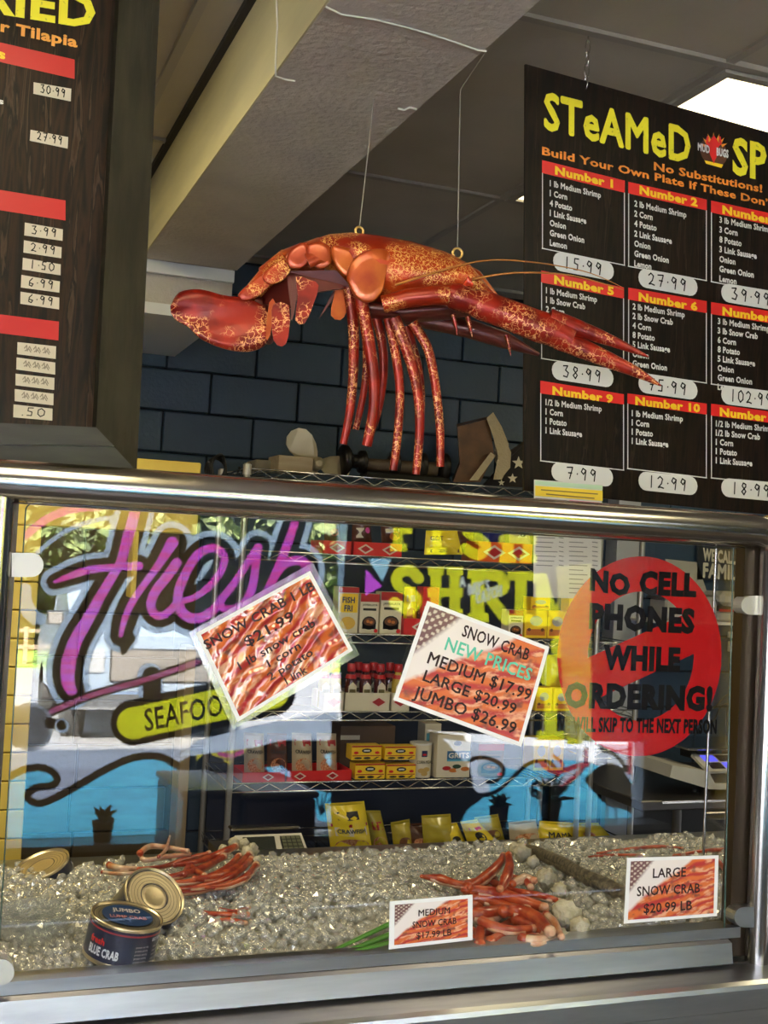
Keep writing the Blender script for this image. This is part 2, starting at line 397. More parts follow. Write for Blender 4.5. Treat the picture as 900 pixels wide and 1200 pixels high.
for g in gy: b=MB(); b.bbox((RX0,g-.012,CZ-.006),(RX1,g+.012,CZ+.012),gmat); b.build('ceiling_grid',ceil)
def troffer(x0,y0,x1,y1,label,strength):
    t=empty('ceiling_light',((x0+x1)/2,(y0+y1)/2,CZ-.01),label,'light')
    f=MB(); fr=.025
    for a,c in (((x0,y0),(x1,y0+fr)),((x0,y1-fr),(x1,y1)),((x0,y0+fr),(x0+fr,y1-fr)),((x1-fr,y0+fr),(x1,y1-fr))): f.bbox((a[0],a[1],CZ-.012),(c[0],c[1],CZ+.004),gmat)
    f.build('frame',t)
    d=MB(); d.add([(x0+fr,y0+fr,CZ-.004),(x1-fr,y0+fr,CZ-.004),(x1-fr,y1-fr,CZ-.004),(x0+fr,y1-fr,CZ-.004)],[(0,3,2,1)],mat('lamp_diffuser_%d'%strength,(.9,.9,.8),.5,emit=(1,.86,.52),es=strength*(.45 if strength==4 else 1))); d.build('diffuser',t)
troffer(1.70,2.35,2.30,3.54,'glowing fluorescent ceiling light above the steamed specials menu board',4)
troffer(-.85,2.3,-.25,3.4,'added unseen ceiling light for the yellow wall, behind the framed board',13)  # lamp added out of view to brighten the yellow wall
troffer(-.1,.3,.5,1.5,'added unseen ceiling light over the customer side, left of the beam',5)  # added out of view to light the lobster's front
troffer(1.75,.0,2.35,1.2,'added unseen ceiling light over the customer side in front of the counter',6)  # second unseen panel, added to light the lobster from the front
troffer(3.3,2.6,3.9,3.5,'added unseen ceiling light over the corner with the price scale',9)  # added lamp, not visible, lifts the light on the right back wall
# beam and bulkhead
beam=MB(); bm=mat('painted_beam',(.60,.54,.47),.75,noise=(5,(.50,.45,.40),(1,1,1),.35,.7),bump=(55,.6,(1,1,1),.010))
BZ=EYE+.968; BX0,BX1=.578,.905
beam.bbox((BX0,WINY,BZ),(BX1,4.02,CZ+.03),bm)
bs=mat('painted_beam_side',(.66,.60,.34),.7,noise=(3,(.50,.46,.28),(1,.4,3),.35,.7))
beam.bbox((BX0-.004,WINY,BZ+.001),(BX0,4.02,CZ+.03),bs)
beam.build('trim_1',kind='structure',label='painted square ceiling beam running to the back')
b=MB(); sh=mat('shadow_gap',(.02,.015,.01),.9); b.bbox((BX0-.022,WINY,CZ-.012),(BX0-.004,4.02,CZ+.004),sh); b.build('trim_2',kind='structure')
b=MB(); b.bbox((-2.6,4.03,BZ-.042),(.90,4.05,BZ-.0),mat('white_trim',(.82,.82,.80),.5)); b.bbox((-2.6,4.055,BZ-.145),(.90,4.9,BZ+.05),bm); b.bbox((-2.6,4.03,BZ-.185),(.86,4.9,BZ-.146),mat('white_trim'))
b.build('trim_3',kind='structure')
# bits of string and hooks left on the beam
def cord(name,pts,r,mt,label,cat,group=None,n=5):
    b=MB(); b.tube(pts,r,mt,n); return b.build(name,label=label,cat=cat,group=group)
strm=mat('string',(.75,.72,.62),.6)
BF=lambda x,y:PZ(x,y,BZ-.003)
BS=Fr((BX0-.006,0,0),(0,1,0),(0,0,1),(-1,0,0))
cord('string',[BS.w(324,0),BS.w(325,30),BS.w(323,70),BS.w(323,89),BF(333,93),BF(346,95)],.0022,strm,'white string taped down the side of the painted ceiling beam','string')
cord('string',[BF(382,8),BF(400,17),BF(440,23),BF(480,33),BF(520,45),BF(560,59),BF(570,60)],.002,strm,'white string running across the underside of the beam','string')
cord('hook',[BF(466,127),BF(474,129),BF(480,126),BF(488,128)],.003,strm,'bit of white tape and hook on the right edge of the beam','hook')
# back wall of painted blocks
cmu=[mat('blue_block',(.028,.058,.10),.45,bump=(60,.35,(1,1,1),.006)),mat('blue_block_b',(.025,.052,.092),.45,bump=(60,.35,(1,1,1),.006))]
bw=MB(); bw.bbox((RX0,BWY+.012,0),(RX1,BWY+.2,CZ+.1),mat('blue_joint',(.010,.018,.03),.7)); wall=bw.build('wall_back',loc=(0,BWY,0),kind='structure')
BWD,BHT=.386,.1755
pro={}
zb=EYE+.7335  # a known joint line
rows=range(-14,4)
for r in rows:
    z0=zb+r*BHT
    if z0<0 or z0>CZ: continue
    h=min(BHT,CZ-z0)-.007
    off=(r%2)*BWD/2+.06
    for c in range(-1,13):
        x0=off+c*BWD
        if x0>RX1: continue
        mt=cmu[int(rng.random()*2)]; key=(mt.name,round(h,3))
        if key not in pro:
            q=MB(); q.bev((0,0,0),(BWD-.007,.03,h),mt,.004); o=q.build('block',loc=(0,0,0)); pro[key]=o
        else: o=pro[key].copy(); C.objects.link(o)
        o.parent=wall; o.location=(x0,-.012,z0)
# yellow painted low wall with an opening, left behind the case
ym=mat('yellow_paint',(.72,.52,.09),.4,bump=(50,.2,(1,1,1),.003)); ydim=mat('yellow_block_shaded',(.10,.065,.018),.5,bump=(50,.3,(1,1,1),.005))
yw=MB(); yw.bbox((-1.5,4.03,0),(.10,4.15,1.83),ym); yw.bbox((.10,4.06,1.60),(.80,4.15,1.80),mat('yellow_joint',(.3,.22,.06),.7)); ywl=yw.build('wall_left',loc=(0,4,0),kind='structure')
b=MB(); b.bev((-1.5,4.0,1.585),(.815,4.15,1.832),ym,.004); b.build('lintel',ywl)
b0=None
for k in range(17):
    z=1.585-(k+1)*.0925
    if b0 is None:
        q=MB(); q.bev((0,0,0),(.095 ,.12,.0885),ym,.003); b0=q.build('brick',loc=(0,0,0)); o=b0
    else: o=b0.copy(); C.objects.link(o)
    o.parent=ywl; o.location=(.205,0,z+.002)
b=MB(); b.bev((.600,4.0,1.36),(.618,4.10,1.585),ym,.002); b.build('jamb',ywl)
b=MB(); b.bev((.80,4.0,.35),(.835,4.12,1.2),mat('tan_trim',(.22,.16,.08),.5),.003); b.build('jamb',ywl)
# yellow blocks beyond the opening, colour darkened for the dim light there
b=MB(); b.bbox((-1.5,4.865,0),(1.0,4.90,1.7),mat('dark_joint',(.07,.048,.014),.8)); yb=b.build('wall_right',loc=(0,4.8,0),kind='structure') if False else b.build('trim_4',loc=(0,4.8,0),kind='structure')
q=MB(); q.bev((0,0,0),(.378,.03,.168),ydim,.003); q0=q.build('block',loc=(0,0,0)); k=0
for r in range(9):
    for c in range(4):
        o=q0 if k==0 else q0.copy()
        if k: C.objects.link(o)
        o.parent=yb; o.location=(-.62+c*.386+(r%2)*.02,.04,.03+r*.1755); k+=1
# side walls and front wall
wm=mat('side_wall_paint',(.09,.09,.10),.7)
b=MB(); b.bbox((RX0-.1,WINY-.2,0),(RX0,BWY+.2,CZ+.1),wm); b.build('wall_side',kind='structure')
b=MB(); b.bbox((RX1,WINY-.2,0),(RX1+.1,BWY+.2,CZ+.1),cmu[0]); b.build('wall_right',kind='structure')
fw=MB(); fm=mat('front_wall_paint',(.05,.045,.04),.6)
def fwb(x0,x1,z0,z1): fw.bbox((x0,WINY-.2,z0),(x1,WINY-.02,z1),fm)
fwb(RX0,-2.5,0,CZ+.1); fwb(-.12,WX0,0,CZ+.1); fwb(WX1,RX1,0,CZ+.1); fwb(-2.5,WX1,WZ1,CZ+.1); fwb(WX0,WX1,0,WZ0)
fw.build('wall_front',loc=(0,WINY,0),kind='structure')
fr_=MB(); alu=mat('dark_aluminium',(.10,.095,.085),.4,.8)
for x in (-2.5,-1.31,-.17): fr_.bbox((x,WINY-.09,0),(x+.05,WINY-.03,WZ1),alu)
fr_.bbox((-2.5,WINY-.09,WZ1-.05),(-.12,WINY-.03,WZ1),alu); fr_.bbox((-2.5,WINY-.09,0),(-.12,WINY-.03,.1),alu)
d1=fr_.build('unseen_door_1',loc=(-1.3,WINY,0),kind='structure')  # glass door front added out of view to let in more daylight
b=MB(); b.bbox((-2.45,WINY-.065,.1),(-.17,WINY-.06,WZ1-.05),pane_mat('window_pane',.05)); b.build('pane',d1)
w1=MB(); w1.bbox((WX0,WINY-.09,WZ0-.03),(WX1,WINY+.16,WZ0),mat('window_sill',(.22,.22,.22),.3))
for x in (WX0-.0,WX1-.04): w1.bbox((x,WINY-.07,WZ0),(x+.03,WINY-.03,WZ1),alu)
w1.bbox((WX0,WINY-.07,WZ1-.03),(WX1,WINY-.03,WZ1),alu)
win=w1.build('window_1',loc=(1.5,WINY,WZ0),kind='structure')
b=MB(); b.bbox((WX0+.03,WINY-.052,WZ0),(WX1-.04,WINY-.046,WZ1-.03),pane_mat('window_pane',.05)); b.build('pane',win)
# roof slab that shades the pavement
b=MB(); b.bbox((RX0-.3,WINY-.3,CZ+.25),(RX1+.3,BWY+.5,CZ+.75),mat('roof',(.2,.19,.18),.8)); b.build('trim_5',kind='structure')
# ================================================================== WINDOW PAINTING (seen as a reflection in the case glass)
SS=1.6; RX,RY,RW_,RH=6,560,770,425
IW,IH=int(RW_*SS),int(RH*SS)
yy,xx=np.mgrid[0:IH,0:IW]; XX=xx/SS+RX; YY=yy/SS+RY
IMG=np.zeros((IH,IW,4))
tex=fbm(XX*.05,YY*.35,3)
def put(mask,rgb,a=1,var=.0,rgb2=None):
    m=np.clip(mask,0,1)[...,None]; c=np.array(rgb)[None,None,:]*np.ones((IH,IW,1))
    if rgb2 is not None: t=np.clip((tex-.35)*3.2,0,1)[...,None]; c=c*(1-t)+np.array(rgb2)*t
    elif var: c=c*(1+var*(tex-.5)*2)[...,None]
    IMG[...,:3]=IMG[...,:3]*(1-m)+c*m; IMG[...,3:]=IMG[...,3:]*(1-m)+a*m
def sd_line(P,ws=None):
    P=smooth_pts(P,4); best=np.full((IH,IW),1e9); n=len(P)
    for i in range(n-1):
        (x0,y0),(x1,y1)=P[i],P[i+1]; dx,dy=x1-x0,y1-y0; L=dx*dx+dy*dy+1e-9
        r0=60; a0=max(0,int((min(x0,x1)-r0-RX)*SS)); a1=min(IW,int((max(x0,x1)+r0-RX)*SS)); b0=max(0,int((min(y0,y1)-r0-RY)*SS)); b1=min(IH,int((max(y0,y1)+r0-RY)*SS))
        if a1<=a0 or b1<=b0: continue
        X=XX[b0:b1,a0:a1]; Y=YY[b0:b1,a0:a1]; t=np.clip(((X-x0)*dx+(Y-y0)*dy)/L,0,1); d=np.hypot(X-x0-t*dx,Y-y0-t*dy)
        if ws is not None:
            s=(i+t)/(n-1)*(len(ws)-1); d=d-np.interp(s,range(len(ws)),ws)/2
        best[b0:b1,a0:a1]=np.minimum(best[b0:b1,a0:a1],d)
    return best
def stroke(P,wd,rgb,a=1,**k):
    ws=wd if hasattr(wd,'__len__') else [wd,wd]
    put(.5-sd_line(P,ws)*SS,rgb,a,**k)
def poly(P,rgb,a=1,sm=False,**k):
    if sm: P=smooth_pts(P,4,True)
    ins=np.zeros((IH,IW),bool); n=len(P)
    for i in range(n):
        x0,y0=P[i]; x1,y1=P[(i+1)%n]
        if y0==y1: continue
        c=((YY>=min(y0,y1))&(YY<max(y0,y1)))&(XX<(x1-x0)*(YY-y0)/(y1-y0)+x0); ins^=c
    put(ins.astype(float),rgb,a,**k)
def ell(cx,cy,rx,ry,rgb,a=1,**k): put((1-np.hypot((XX-cx)/rx,(YY-cy)/ry))*min(rx,ry)*SS,rgb,a,**k)
BK=(.012,.010,.008); PK=(1,.05,.40); PK2=(.85,.12,.80); HALO=(.60,.72,.80); BLU=(.16,.72,.92); YE=(1,.92,.02)
# pale scrolls
for P,wd in (([(30,690),(31,705),(38,718),(48,726)],14),([(14,700),(28,690),(26,715),(40,730)],6)): stroke(P,wd,HALO,.8)
stroke([(44,648),(60,634),(82,620),(107,611),(130,607),(143,612),(142,630),(132,648),(108,655),(85,661)],6,HALO,.85)
stroke([(30,628),(52,610),(80,598),(110,594),(150,590)],10,PK,.9); stroke([(20,622),(45,603),(75,592)],5,BK)
LET=[ # centre line, pink widths, black extra
 ([(160,590),(157,605),(150,630),(143,655),(134,672),(120,695),(107,719),(96,738),(87,755),(80,780),(80,800),(84,809)],[12,13,10,12,15,17,12],20),
 ([(64,682),(85,674),(105,668),(130,665),(163,663)],[3,8,9,8,10],16),
 ([(202,636),(190,656),(176,676),(162,695),(152,712),(145,730),(142,745)],[14,9,8,8,7,4],22),
 ([(207,660),(196,676),(183,692),(177,708),(182,720),(192,721),(203,712),(207,706)],[12,11,10,9,8],18),
 ([(207,706),(228,700),(247,686),(261,666),(262,650),(250,642),(232,650),(218,672),(209,697),(214,718),(230,725),(248,717),(262,700),(280,676),(302,641)],[7,8,9,10,11,12,9,8],18),
 ([(303,641),(300,662),(297,684),(290,703),(276,713),(262,713),(258,702)],[9,9,10,9,8],18),
 ([(346,612),(338,636),(327,664),(316,688),(305,705)],[9,10,10,9],18),
 ([(318,684),(330,665),(345,657),(357,659),(360,672),(352,690)],[9,10,11,9],18)]
for P,wd,e in LET: stroke(P,[a+e+14 for a in wd],HALO,.9,var=.25)
stroke([(131,612),(140,607),(138,632),(118,658)],6,HALO,.8)
poly([(395,600),(412,600),(410,720),(397,720)],(.45,.62,.75),.6)
for P,wd,e in LET: stroke(P,[a+e for a in wd],BK)
stroke([(150,748),(144,765)],[18,6],BK); stroke([(176,792),(178,830)],30,HALO,.9); stroke([(178,792),(179,835)],22,BK)
for P,wd,e in LET: stroke(P,wd,PK,.95,rgb2=PK2)
# harpoon, pan
stroke([(57,836),(107,815),(160,800),(200,787),(232,776)],11,BK); stroke([(60,834),(107,815),(160,800),(200,787),(232,776)],6,(.5,.08,.16),rgb2=(.6,.2,.35))
ell(36,852,27,29,(.30,.33,.36),.9); ell(36,852,23,25,(.09,.10,.11),.95,var=.5); ell(20,852,10,26,(.07,.08,.09),.95); stroke([(58,847),(72,851)],13,BK); ell(73,851,9,9,HALO,.8); ell(72,850,6.5,6.5,BK)
# seafood sign
stroke([(157,847),(320,812)],54,BK); stroke([(156,848),(320,812)],37,YE,var=.2)
# little fish
poly([(245,873),(404,864),(404,930),(214,930),(204,897)],BK)
poly([(228,878),(238,884),(250,878),(265,871),(280,869),(291,876),(283,886),(268,889),(250,887),(240,886),(230,893),(234,885)],BK); 
poly([(255,862),(300,860),(300,905),(245,900)],BK,.95,sm=True)
poly([(246,881),(258,873),(272,869),(283,871),(289,877),(283,885),(268,889),(255,887)],(.9,.75,.05),sm=True); poly([(229,876),(240,882),(231,892)],(.9,.75,.05)); poly([(257,864),(272,866),(262,870)],(.9,.7,.05)); poly([(262,891),(274,892),(270,896)],(.9,.7,.05))
stroke([(258,884),(272,886),(284,881)],5,(.7,.1,.3)); 
for x in (264,269,274): stroke([(x,871),(x+1,884)],1.6,BK)
ell(281,874,1.8,1.8,BK)
# left wave
W1=[(10,911),(29,902),(49,900),(63,906),(67,915),(60,921),(44,923),(34,929),(34,937),(47,942),(67,934),(93,920),(124,902),(151,890),(173,886),(191,888),(206,896)]
poly([(10,911),(29,902),(49,900),(63,906),(67,915),(60,921),(44,923),(34,929),(34,937),(47,942),(67,934),(93,920),(124,902),(151,890),(173,886),(191,888),(206,896),(216,985),(8,985)],BLU,.97,var=.35)
stroke(W1,9,BK)
# white foam patch and blue palm bit
poly([(205,888),(232,868),(300,850),(395,834),(398,850),(385,868),(330,868),(300,876),(240,884)],(.75,.80,.84),.95,var=.1)
poly([(366,925),(388,930),(389,965),(372,962)],BLU,.95,var=.3); poly([(311,900),(330,898),(342,906),(340,915),(325,914)],BLU,.9); poly([(380,885),(390,882),(394,898),(386,898)],BLU,.9)
for k in range(5): stroke([(376,955),(372+k*6,928+abs(k-2)*4)],2,BK)
# dark signboard with yellow lettering
poly([(412,560),(694,560),(694,869),(400,850),(398,740)],BK); 
poly([(388,843),(545,862),(552,900),(575,908),(574,930),(548,950),(530,985),(388,985)],BK)
poly([(432,655),(459,655),(449,682)],(.45,.75,.8)); poly([(429,667),(448,687),(429,698)],PK2)
def slab(x,y,w_,h,ch):
    s=w_*.30; b_=h*.17; R=lambda x0,y0,x1,y1:poly([(x0,y0),(x1,y0),(x1,y1),(x0,y1)],YE,var=.15)
    if ch=='I': R(x,y,x+w_,y+b_); R(x,y+h-b_,x+w_,y+h); R(x+w_*.28,y,x+w_*.72,y+h)
    if ch=='H': R(x+w_*.08,y,x+w_*.38,y+h); R(x+w_*.62,y,x+w_*.92,y+h); R(x,y,x+w_*.45,y+b_); R(x+w_*.55,y,x+w_,y+b_); R(x,y+h-b_,x+w_*.45,y+h); R(x+w_*.55,y+h-b_,x+w_,y+h); R(x,y+h*.42,x+w_,y+h*.6)
    if ch=='F': R(x+w_*.1,y,x+w_*.45,y+h); R(x,y,x+w_,y+b_); R(x+w_*.8,y,x+w_,y+h*.32); R(x,y+h-b_,x+w_*.6,y+h); R(x+w_*.3,y+h*.42,x+w_*.8,y+h*.6)
    if ch=='P' or ch=='R':
        R(x+w_*.08,y,x+w_*.4,y+h); R(x,y,x+w_*.55,y+b_); R(x,y+h-b_,x+w_*.5,y+h); stroke([(x+w_*.4,y+h*.1),(x+w_*.8,y+h*.15),(x+w_*.85,y+h*.38),(x+w_*.4,y+h*.47)],w_*.28,YE,var=.15)
        if ch=='R': stroke([(x+w_*.5,y+h*.5),(x+w_*.95,y+h*.95)],w_*.28,YE,var=.15)
    if ch=='M': R(x+w_*.06,y,x+w_*.3,y+h); R(x+w_*.7,y,x+w_*.94,y+h); R(x,y,x+w_*.3,y+b_); R(x+w_*.7,y,x+w_,y+b_); R(x,y+h-b_,x+w_*.38,y+h); R(x+w_*.62,y+h-b_,x+w_,y+h); stroke([(x+w_*.22,y+h*.1),(x+w_*.5,y+h*.8),(x+w_*.78,y+h*.1)],w_*.2,YE,var=.15)
    if ch=='S': stroke([(x+w_*.85,y+h*.28),(x+w_*.6,y+h*.12),(x+w_*.25,y+h*.2),(x+w_*.25,y+h*.4),(x+w_*.6,y+h*.55),(x+w_*.8,y+h*.72),(x+w_*.55,y+h*.9),(x+w_*.15,y+h*.75)],w_*.32,YE,var=.15)
for x,w_,y,h,ch in ((457,40,661,60,'S'),(502,41,664,60,'H'),(549,48,667,62,'R'),(596,30,670,60,'I'),(626,52,672,62,'M'),(680,40,676,62,'P'),(458,32,596,50,'F'),(500,24,600,50,'I'),(540,38,602,54,'S'),(586,44,604,56,'H'),(630,32,806,62,'I'),(665,36,812,60,'P')): slab(x,y,w_,h,ch)
HL={'A':[[(0,0),(.5,1),(1,0)],[(.2,.4),(.8,.4)]],'D':[[(0,0),(0,1),(.8,.75),(.8,.25),(0,0)]],'Y':[[(0,1),(.5,.5),(1,1)],[(.5,.5),(.5,0)]],"'":[[(.5,1),(.4,.75)]],'S':[[(.9,.9),(.3,1),(.1,.7),(.8,.4),(.7,.05),(.1,.1)]],'C':[[(.9,.9),(.3,.95),(.05,.5),(.3,.05),(.9,.1)]],'T':[[(0,1),(1,1)],[(.5,1),(.5,0)]],'H':[[(0,0),(0,1)],[(1,0),(1,1)],[(0,.5),(1,.5)]]}
for wd_,x0,y0,cw,h_,sl in (('A',540,687,7,10,-.3),("DAY'S",550,697,5,12,-.25),('CATCH',559,707,6,12,-.35)):
    for i,ch in enumerate(wd_):
        for st_ in HL[ch]:
            q_=[(x0+i*cw+a*cw*.75,y0+(i*cw)*sl-b*h_) for a,b in st_]
            for k_ in range(len(q_)-1): stroke([q_[k_],q_[k_+1]],2.0,(1,1,.8),.95)
ell(642,785,13,19,YE); ell(655,758,9,14,YE); poly([(652,664),(694,660),(694,869),(664,864)],(.42,.34,.02),.95,var=.4); poly([(694,560),(772,560),(772,869),(694,869)],(.012,.012,.014))
# right scene: foam, wave, red ribbon, wading bird
poly([(520,866),(545,869),(690,879),(676,893),(640,905),(600,925),(556,930),(552,900)],(.98,.98,.98),.96,var=.05)
poly([(703,872),(742,874),(741,905),(700,900)],(.95,.95,.95),.9); 
poly([(575,908),(591,900),(610,903),(625,893),(650,890),(690,893),(742,915),(742,985),(530,985),(548,950),(574,930)],BLU,.97,var=.35)
ell(575,903,16,11,(.3,.55,.62),.9)
for P in ([(549,893),(560,888),(577,890),(590,899),(588,910),(577,917),(562,914)],[(552,912),(551,922),(560,931),(574,931),(588,924),(602,911),(617,897),(631,892),(645,894),(653,905),(650,914),(638,918),(627,919),(624,929),(632,935),(645,933),(658,925),(672,914),(687,896)]): stroke(P,5,BK)
ell(562,917,8,8,(.8,.8,.8)); poly([(628,921),(640,912),(652,918),(670,900),(684,897),(655,925),(640,930)],(.75,.72,.74),.9)
for P,wd in (([(636,895),(648,904),(662,903),(676,898),(689,896)],6),([(650,886),(660,896),(655,908)],4),([(688,878),(686,897),(676,908),(655,926)],4),([(740,870),(739,905)],7),([(746,872),(747,890)],2)): stroke(P,wd,(.55,.02,.04),.95)
poly([(686,915),(694,925),(704,937),(716,946),(728,948),(742,955),(752,966),(755,955),(752,938),(744,924),(735,909),(728,900),(716,894),(704,898),(693,906)],BK,sm=True)
stroke([(716,897),(735,903),(722,885),(706,878)],5,BK); 
for x in (712,722): stroke([(x,940),(x+1,968)],2.2,BK)
stroke([(700,967),(742,967)],4,BK); stroke([(700,873),(738,884)],1.5,BK); stroke([(708,882),(740,878)],1.5,BK)
poly([(742,870),(772,870),(768,985),(742,985)],(.35,.45,.55),.5,var=.2)
IMG[...,:3]=np.clip(IMG[...,:3],0,1)
def sample(px,py):
    i=np.clip(((py-RY)*SS),0,IH-1.001); j=np.clip(((px-RX)*SS),0,IW-1.001); a=i.astype(int); b=j.astype(int); fy=(i-a)[...,None]; fx=(j-b)[...,None]
    r=(IMG[a,b]*(1-fx)+IMG[a,b+1]*fx)*(1-fy)+(IMG[a+1,b]*(1-fx)+IMG[a+1,b+1]*fx)*fy
    r[(px<RX)|(px>RX+RW_-1)|(py<RY+1)|(py>RY+RH-1)]=0; return r
PZ1=2.02
def winfn(u,v):
    X=WX0+.03+u*(WX1-.07-WX0); Z=WZ0+v*(PZ1-WZ0); P=np.stack([X,np.full_like(X,WINY-.04),Z],-1)
    g=np.array(GN); d=((P-np.array(GP))@g)[...,None]; Pm=P-2*d*g-np.array([0,0,EYE]); cc=Pm@RW
    return sample(cc[...,0]/cc[...,2]*FPX+450,cc[...,1]/cc[...,2]*FPX+600)
def paint_mat():
    m=D.materials.new('window_paint'); m.use_nodes=True; nt=m.node_tree; nt.nodes.clear()
    o=nt.nodes.new('ShaderNodeOutputMaterial'); a=nt.nodes.new('ShaderNodeAttribute'); a.attribute_name='col'
    tr=nt.nodes.new('ShaderNodeBsdfTranslucent'); df=nt.nodes.new('ShaderNodeBsdfDiffuse'); tp=nt.nodes.new('ShaderNodeBsdfTransparent')
    nt.links.new(a.outputs['Color'],tr.inputs[0]); nt.links.new(a.outputs['Color'],df.inputs[0])
    m1=nt.nodes.new('ShaderNodeMixShader'); m1.inputs[0].default_value=.08; nt.links.new(tr.outputs[0],m1.inputs[1]); nt.links.new(df.outputs[0],m1.inputs[2])
    m2=nt.nodes.new('ShaderNodeMixShader'); nt.links.new(a.outputs['Alpha'],m2.inputs[0]); nt.links.new(tp.outputs[0],m2.inputs[1]); nt.links.new(m1.outputs[0],m2.inputs[2]); nt.links.new(m2.outputs[0],o.inputs[0]); return m
wp=grid_print('window_painting',(WX0+.03,WINY-.04,WZ0),(WX1-.04,WINY-.04,WZ0),(WX1-.04,WINY-.04,PZ1),(WX0+.03,WINY-.04,PZ1),640,300,winfn,paint_mat(),win)
tb=MB(); pb=mat('black_paint',(.012,.010,.008),.6); pw=mat('pale_paint',(.8,.8,.5),.6)
text(tb,WN,'SEAFOOD',(172,858),(282,835),27,pb,.01,d=-.03,up=(-.09,-1))
tb.build('lettering',win)
# ================================================================== THINGS BY THE WINDOW (seen reflected)
def WPt(x,y,Y):
    F=Fr((0,Y,0),(1,0,0),(0,0,1),(0,1,0),mirror=True); return F.w(x,y)
potm=mat('dark_pot',(.05,.045,.04),.5); leafm=mat('dark_leaf',(.02,.06,.03),.5)
def pot_plant(x,ytop,ybot,wpx,label,kind,Y=WINY+.08):
    b0=WPt(x,ybot,Y); t0=WPt(x,ytop,Y); h=t0.z-b0.z; e=WPt(x+wpx/2,ybot,Y); r=(e-b0).length; b0.z=WZ0+.0005
    t=empty('potted_plant',b0,label,'plant'); b=MB(); b.lathe([(r*.7,0),(r,h),(r*.88,h),(r*.85,h-.01)],b0,potm,14); b.build('pot',t)
    l=MB()
    for k in range(9 if kind==0 else 14):
        a=k*2.4; ln=r*(1.6 if kind==0 else 2.6); el=.7+.5*math.sin(k*1.7)
        dv=Vector((math.cos(a)*math.cos(el),math.sin(a)*math.cos(el),math.sin(el)))*ln; c=b0+Vector((0,0,h*.95))
        l.tube([c,c+dv*.5+Vector((0,0,.01)),c+dv],[r*.15,r*.22,.001],leafm,5)
    l.build('leaves',t)
pot_plant(120,960,984,27,'small potted succulent on the sill before the painted blue wave',0)
pot_plant(585,950,974,22,'small dark potted plant on the window sill below the painted foam',0)
pot_plant(645,950,978,24,'spiky potted plant on the window sill left of the painted wading bird',1)
bxm=mat('dark_bench',(.07,.06,.08),.3)
def floorbox(name,x0,x1,ytop,Y0,Y1,label,cat):
    a=WPt(x0,ytop,Y0); c=WPt(x1,ytop,Y0); t=empty(name,(a.x+.2,(Y0+Y1)/2,0),label,cat)
    b=MB(); b.bev((a.x,Y1,.05),(c.x,Y0,a.z-.03),bxm,.01); b.build('body',t)
    b=MB(); b.bev((a.x-.01,Y1-.01,a.z-.028),(c.x+.01,Y0+.01,a.z),bxm,.008); b.build('lid',t)
    for i in (.03,c.x-a.x-.07):
        for j in (Y1+.03,Y0-.07): b=MB(); b.bbox((a.x+i,j,-.04),(a.x+i+.04,j+.04,.05),black); b.build('foot',t)
floorbox('storage_chest',216,282,927,-.75,-1.35,'dark chest below the window, left one of two','chest')
floorbox('storage_chest',289,372,930,-.75,-1.35,'dark chest below the window, right one of two','chest')
# ================================================================== OUTSIDE
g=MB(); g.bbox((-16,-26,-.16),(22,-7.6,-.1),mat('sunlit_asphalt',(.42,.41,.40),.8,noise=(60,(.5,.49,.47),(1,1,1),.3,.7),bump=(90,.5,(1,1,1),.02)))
g.bbox((-16,-7.6,-.16),(22,WINY-.2,-.1),mat('asphalt',(.30,.28,.28),.8,noise=(90,(.50,.48,.47),(1,1,1),.45,.75),bump=(90,.5,(1,1,1),.02)))  # near strip: building shade put into a darker asphalt colour
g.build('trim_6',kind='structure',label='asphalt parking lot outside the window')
g=MB(); g.bbox((-16,-40,-.16),(22,-26,-.02),mat('grass',(.16,.30,.04),.9,noise=(3,(.25,.40,.06),(1,1,1),.3,.7))); g.build('grass_verge',kind='stuff',label='sunlit strip of grass beyond the parking lot',cat='grass')
fm_=mat('foliage',(.02,.035,.012),.7,noise=(2.5,(.20,.25,.09),(1,1,1),.42,.70)); trk=mat('bark',(.12,.09,.06),.9)
for i,(x,y,r,h,lb) in enumerate(((-7,-32,3.2,4.0,'broad tree beyond the lot, leftmost in the reflection'),(.2,-32,3.0,3.8,'rounded leafy tree behind the pickup truck'),(7.2,-32,3.2,4.4,'tall leafy tree right of the pickup truck'),(14.4,-32,3.2,4.0,'dense tree reflected behind the painted word'))):
    t=empty('tree',(x,y,-.02),lb,'tree'); b=MB(); b.tube([(x,y,-.02),(x+.1,y,1.5),(x,y,h)],[.3,.22,.15],trk,8); b.build('trunk',t)
    lf=MB(); V=[];Fc=[]
    n=1500
    c=rng.normal(size=(n,3)); c/=np.linalg.norm(c,axis=1)[:,None]; c*=(r*(.55+.5*rng.random(n)))[:,None]; c[:,2]*=.85; c+=np.array([x,y,h+.3]); a=rng.normal(size=(n,3))*.22; b_=rng.normal(size=(n,3))*.22
    for q in range(n): lf.add([c[q]-a[q],c[q]+b_[q],c[q]+a[q],c[q]-b_[q]],[(0,1,2,3)],fm_)
    lf.build('foliage',t)
b=MB()
for k in range(22): b.bbox((-14+k*1.6,-26.3,-.1),(-13.9+k*1.6,-26.2,.9),trk)
b.bbox((-14,-26.3,.75),(20,-26.25,.85),trk); b.bbox((-14,-26.3,.35),(20,-26.25,.45),trk); b.build('rail_fence',label='low dark rail fence along the grass across the lot',cat='fence')
lf=MB(); n=6500; c=np.stack([rng.uniform(-15,22,n),rng.uniform(-38,-36,n),rng.uniform(0,5.2,n)**1.0],-1); a=rng.normal(size=(n,3))*.34; b_=rng.normal(size=(n,3))*.34
for q in range(n): lf.add([c[q]-a[q],c[q]+b_[q],c[q]+a[q],c[q]-b_[q]],[(0,1,2,3)],fm_)
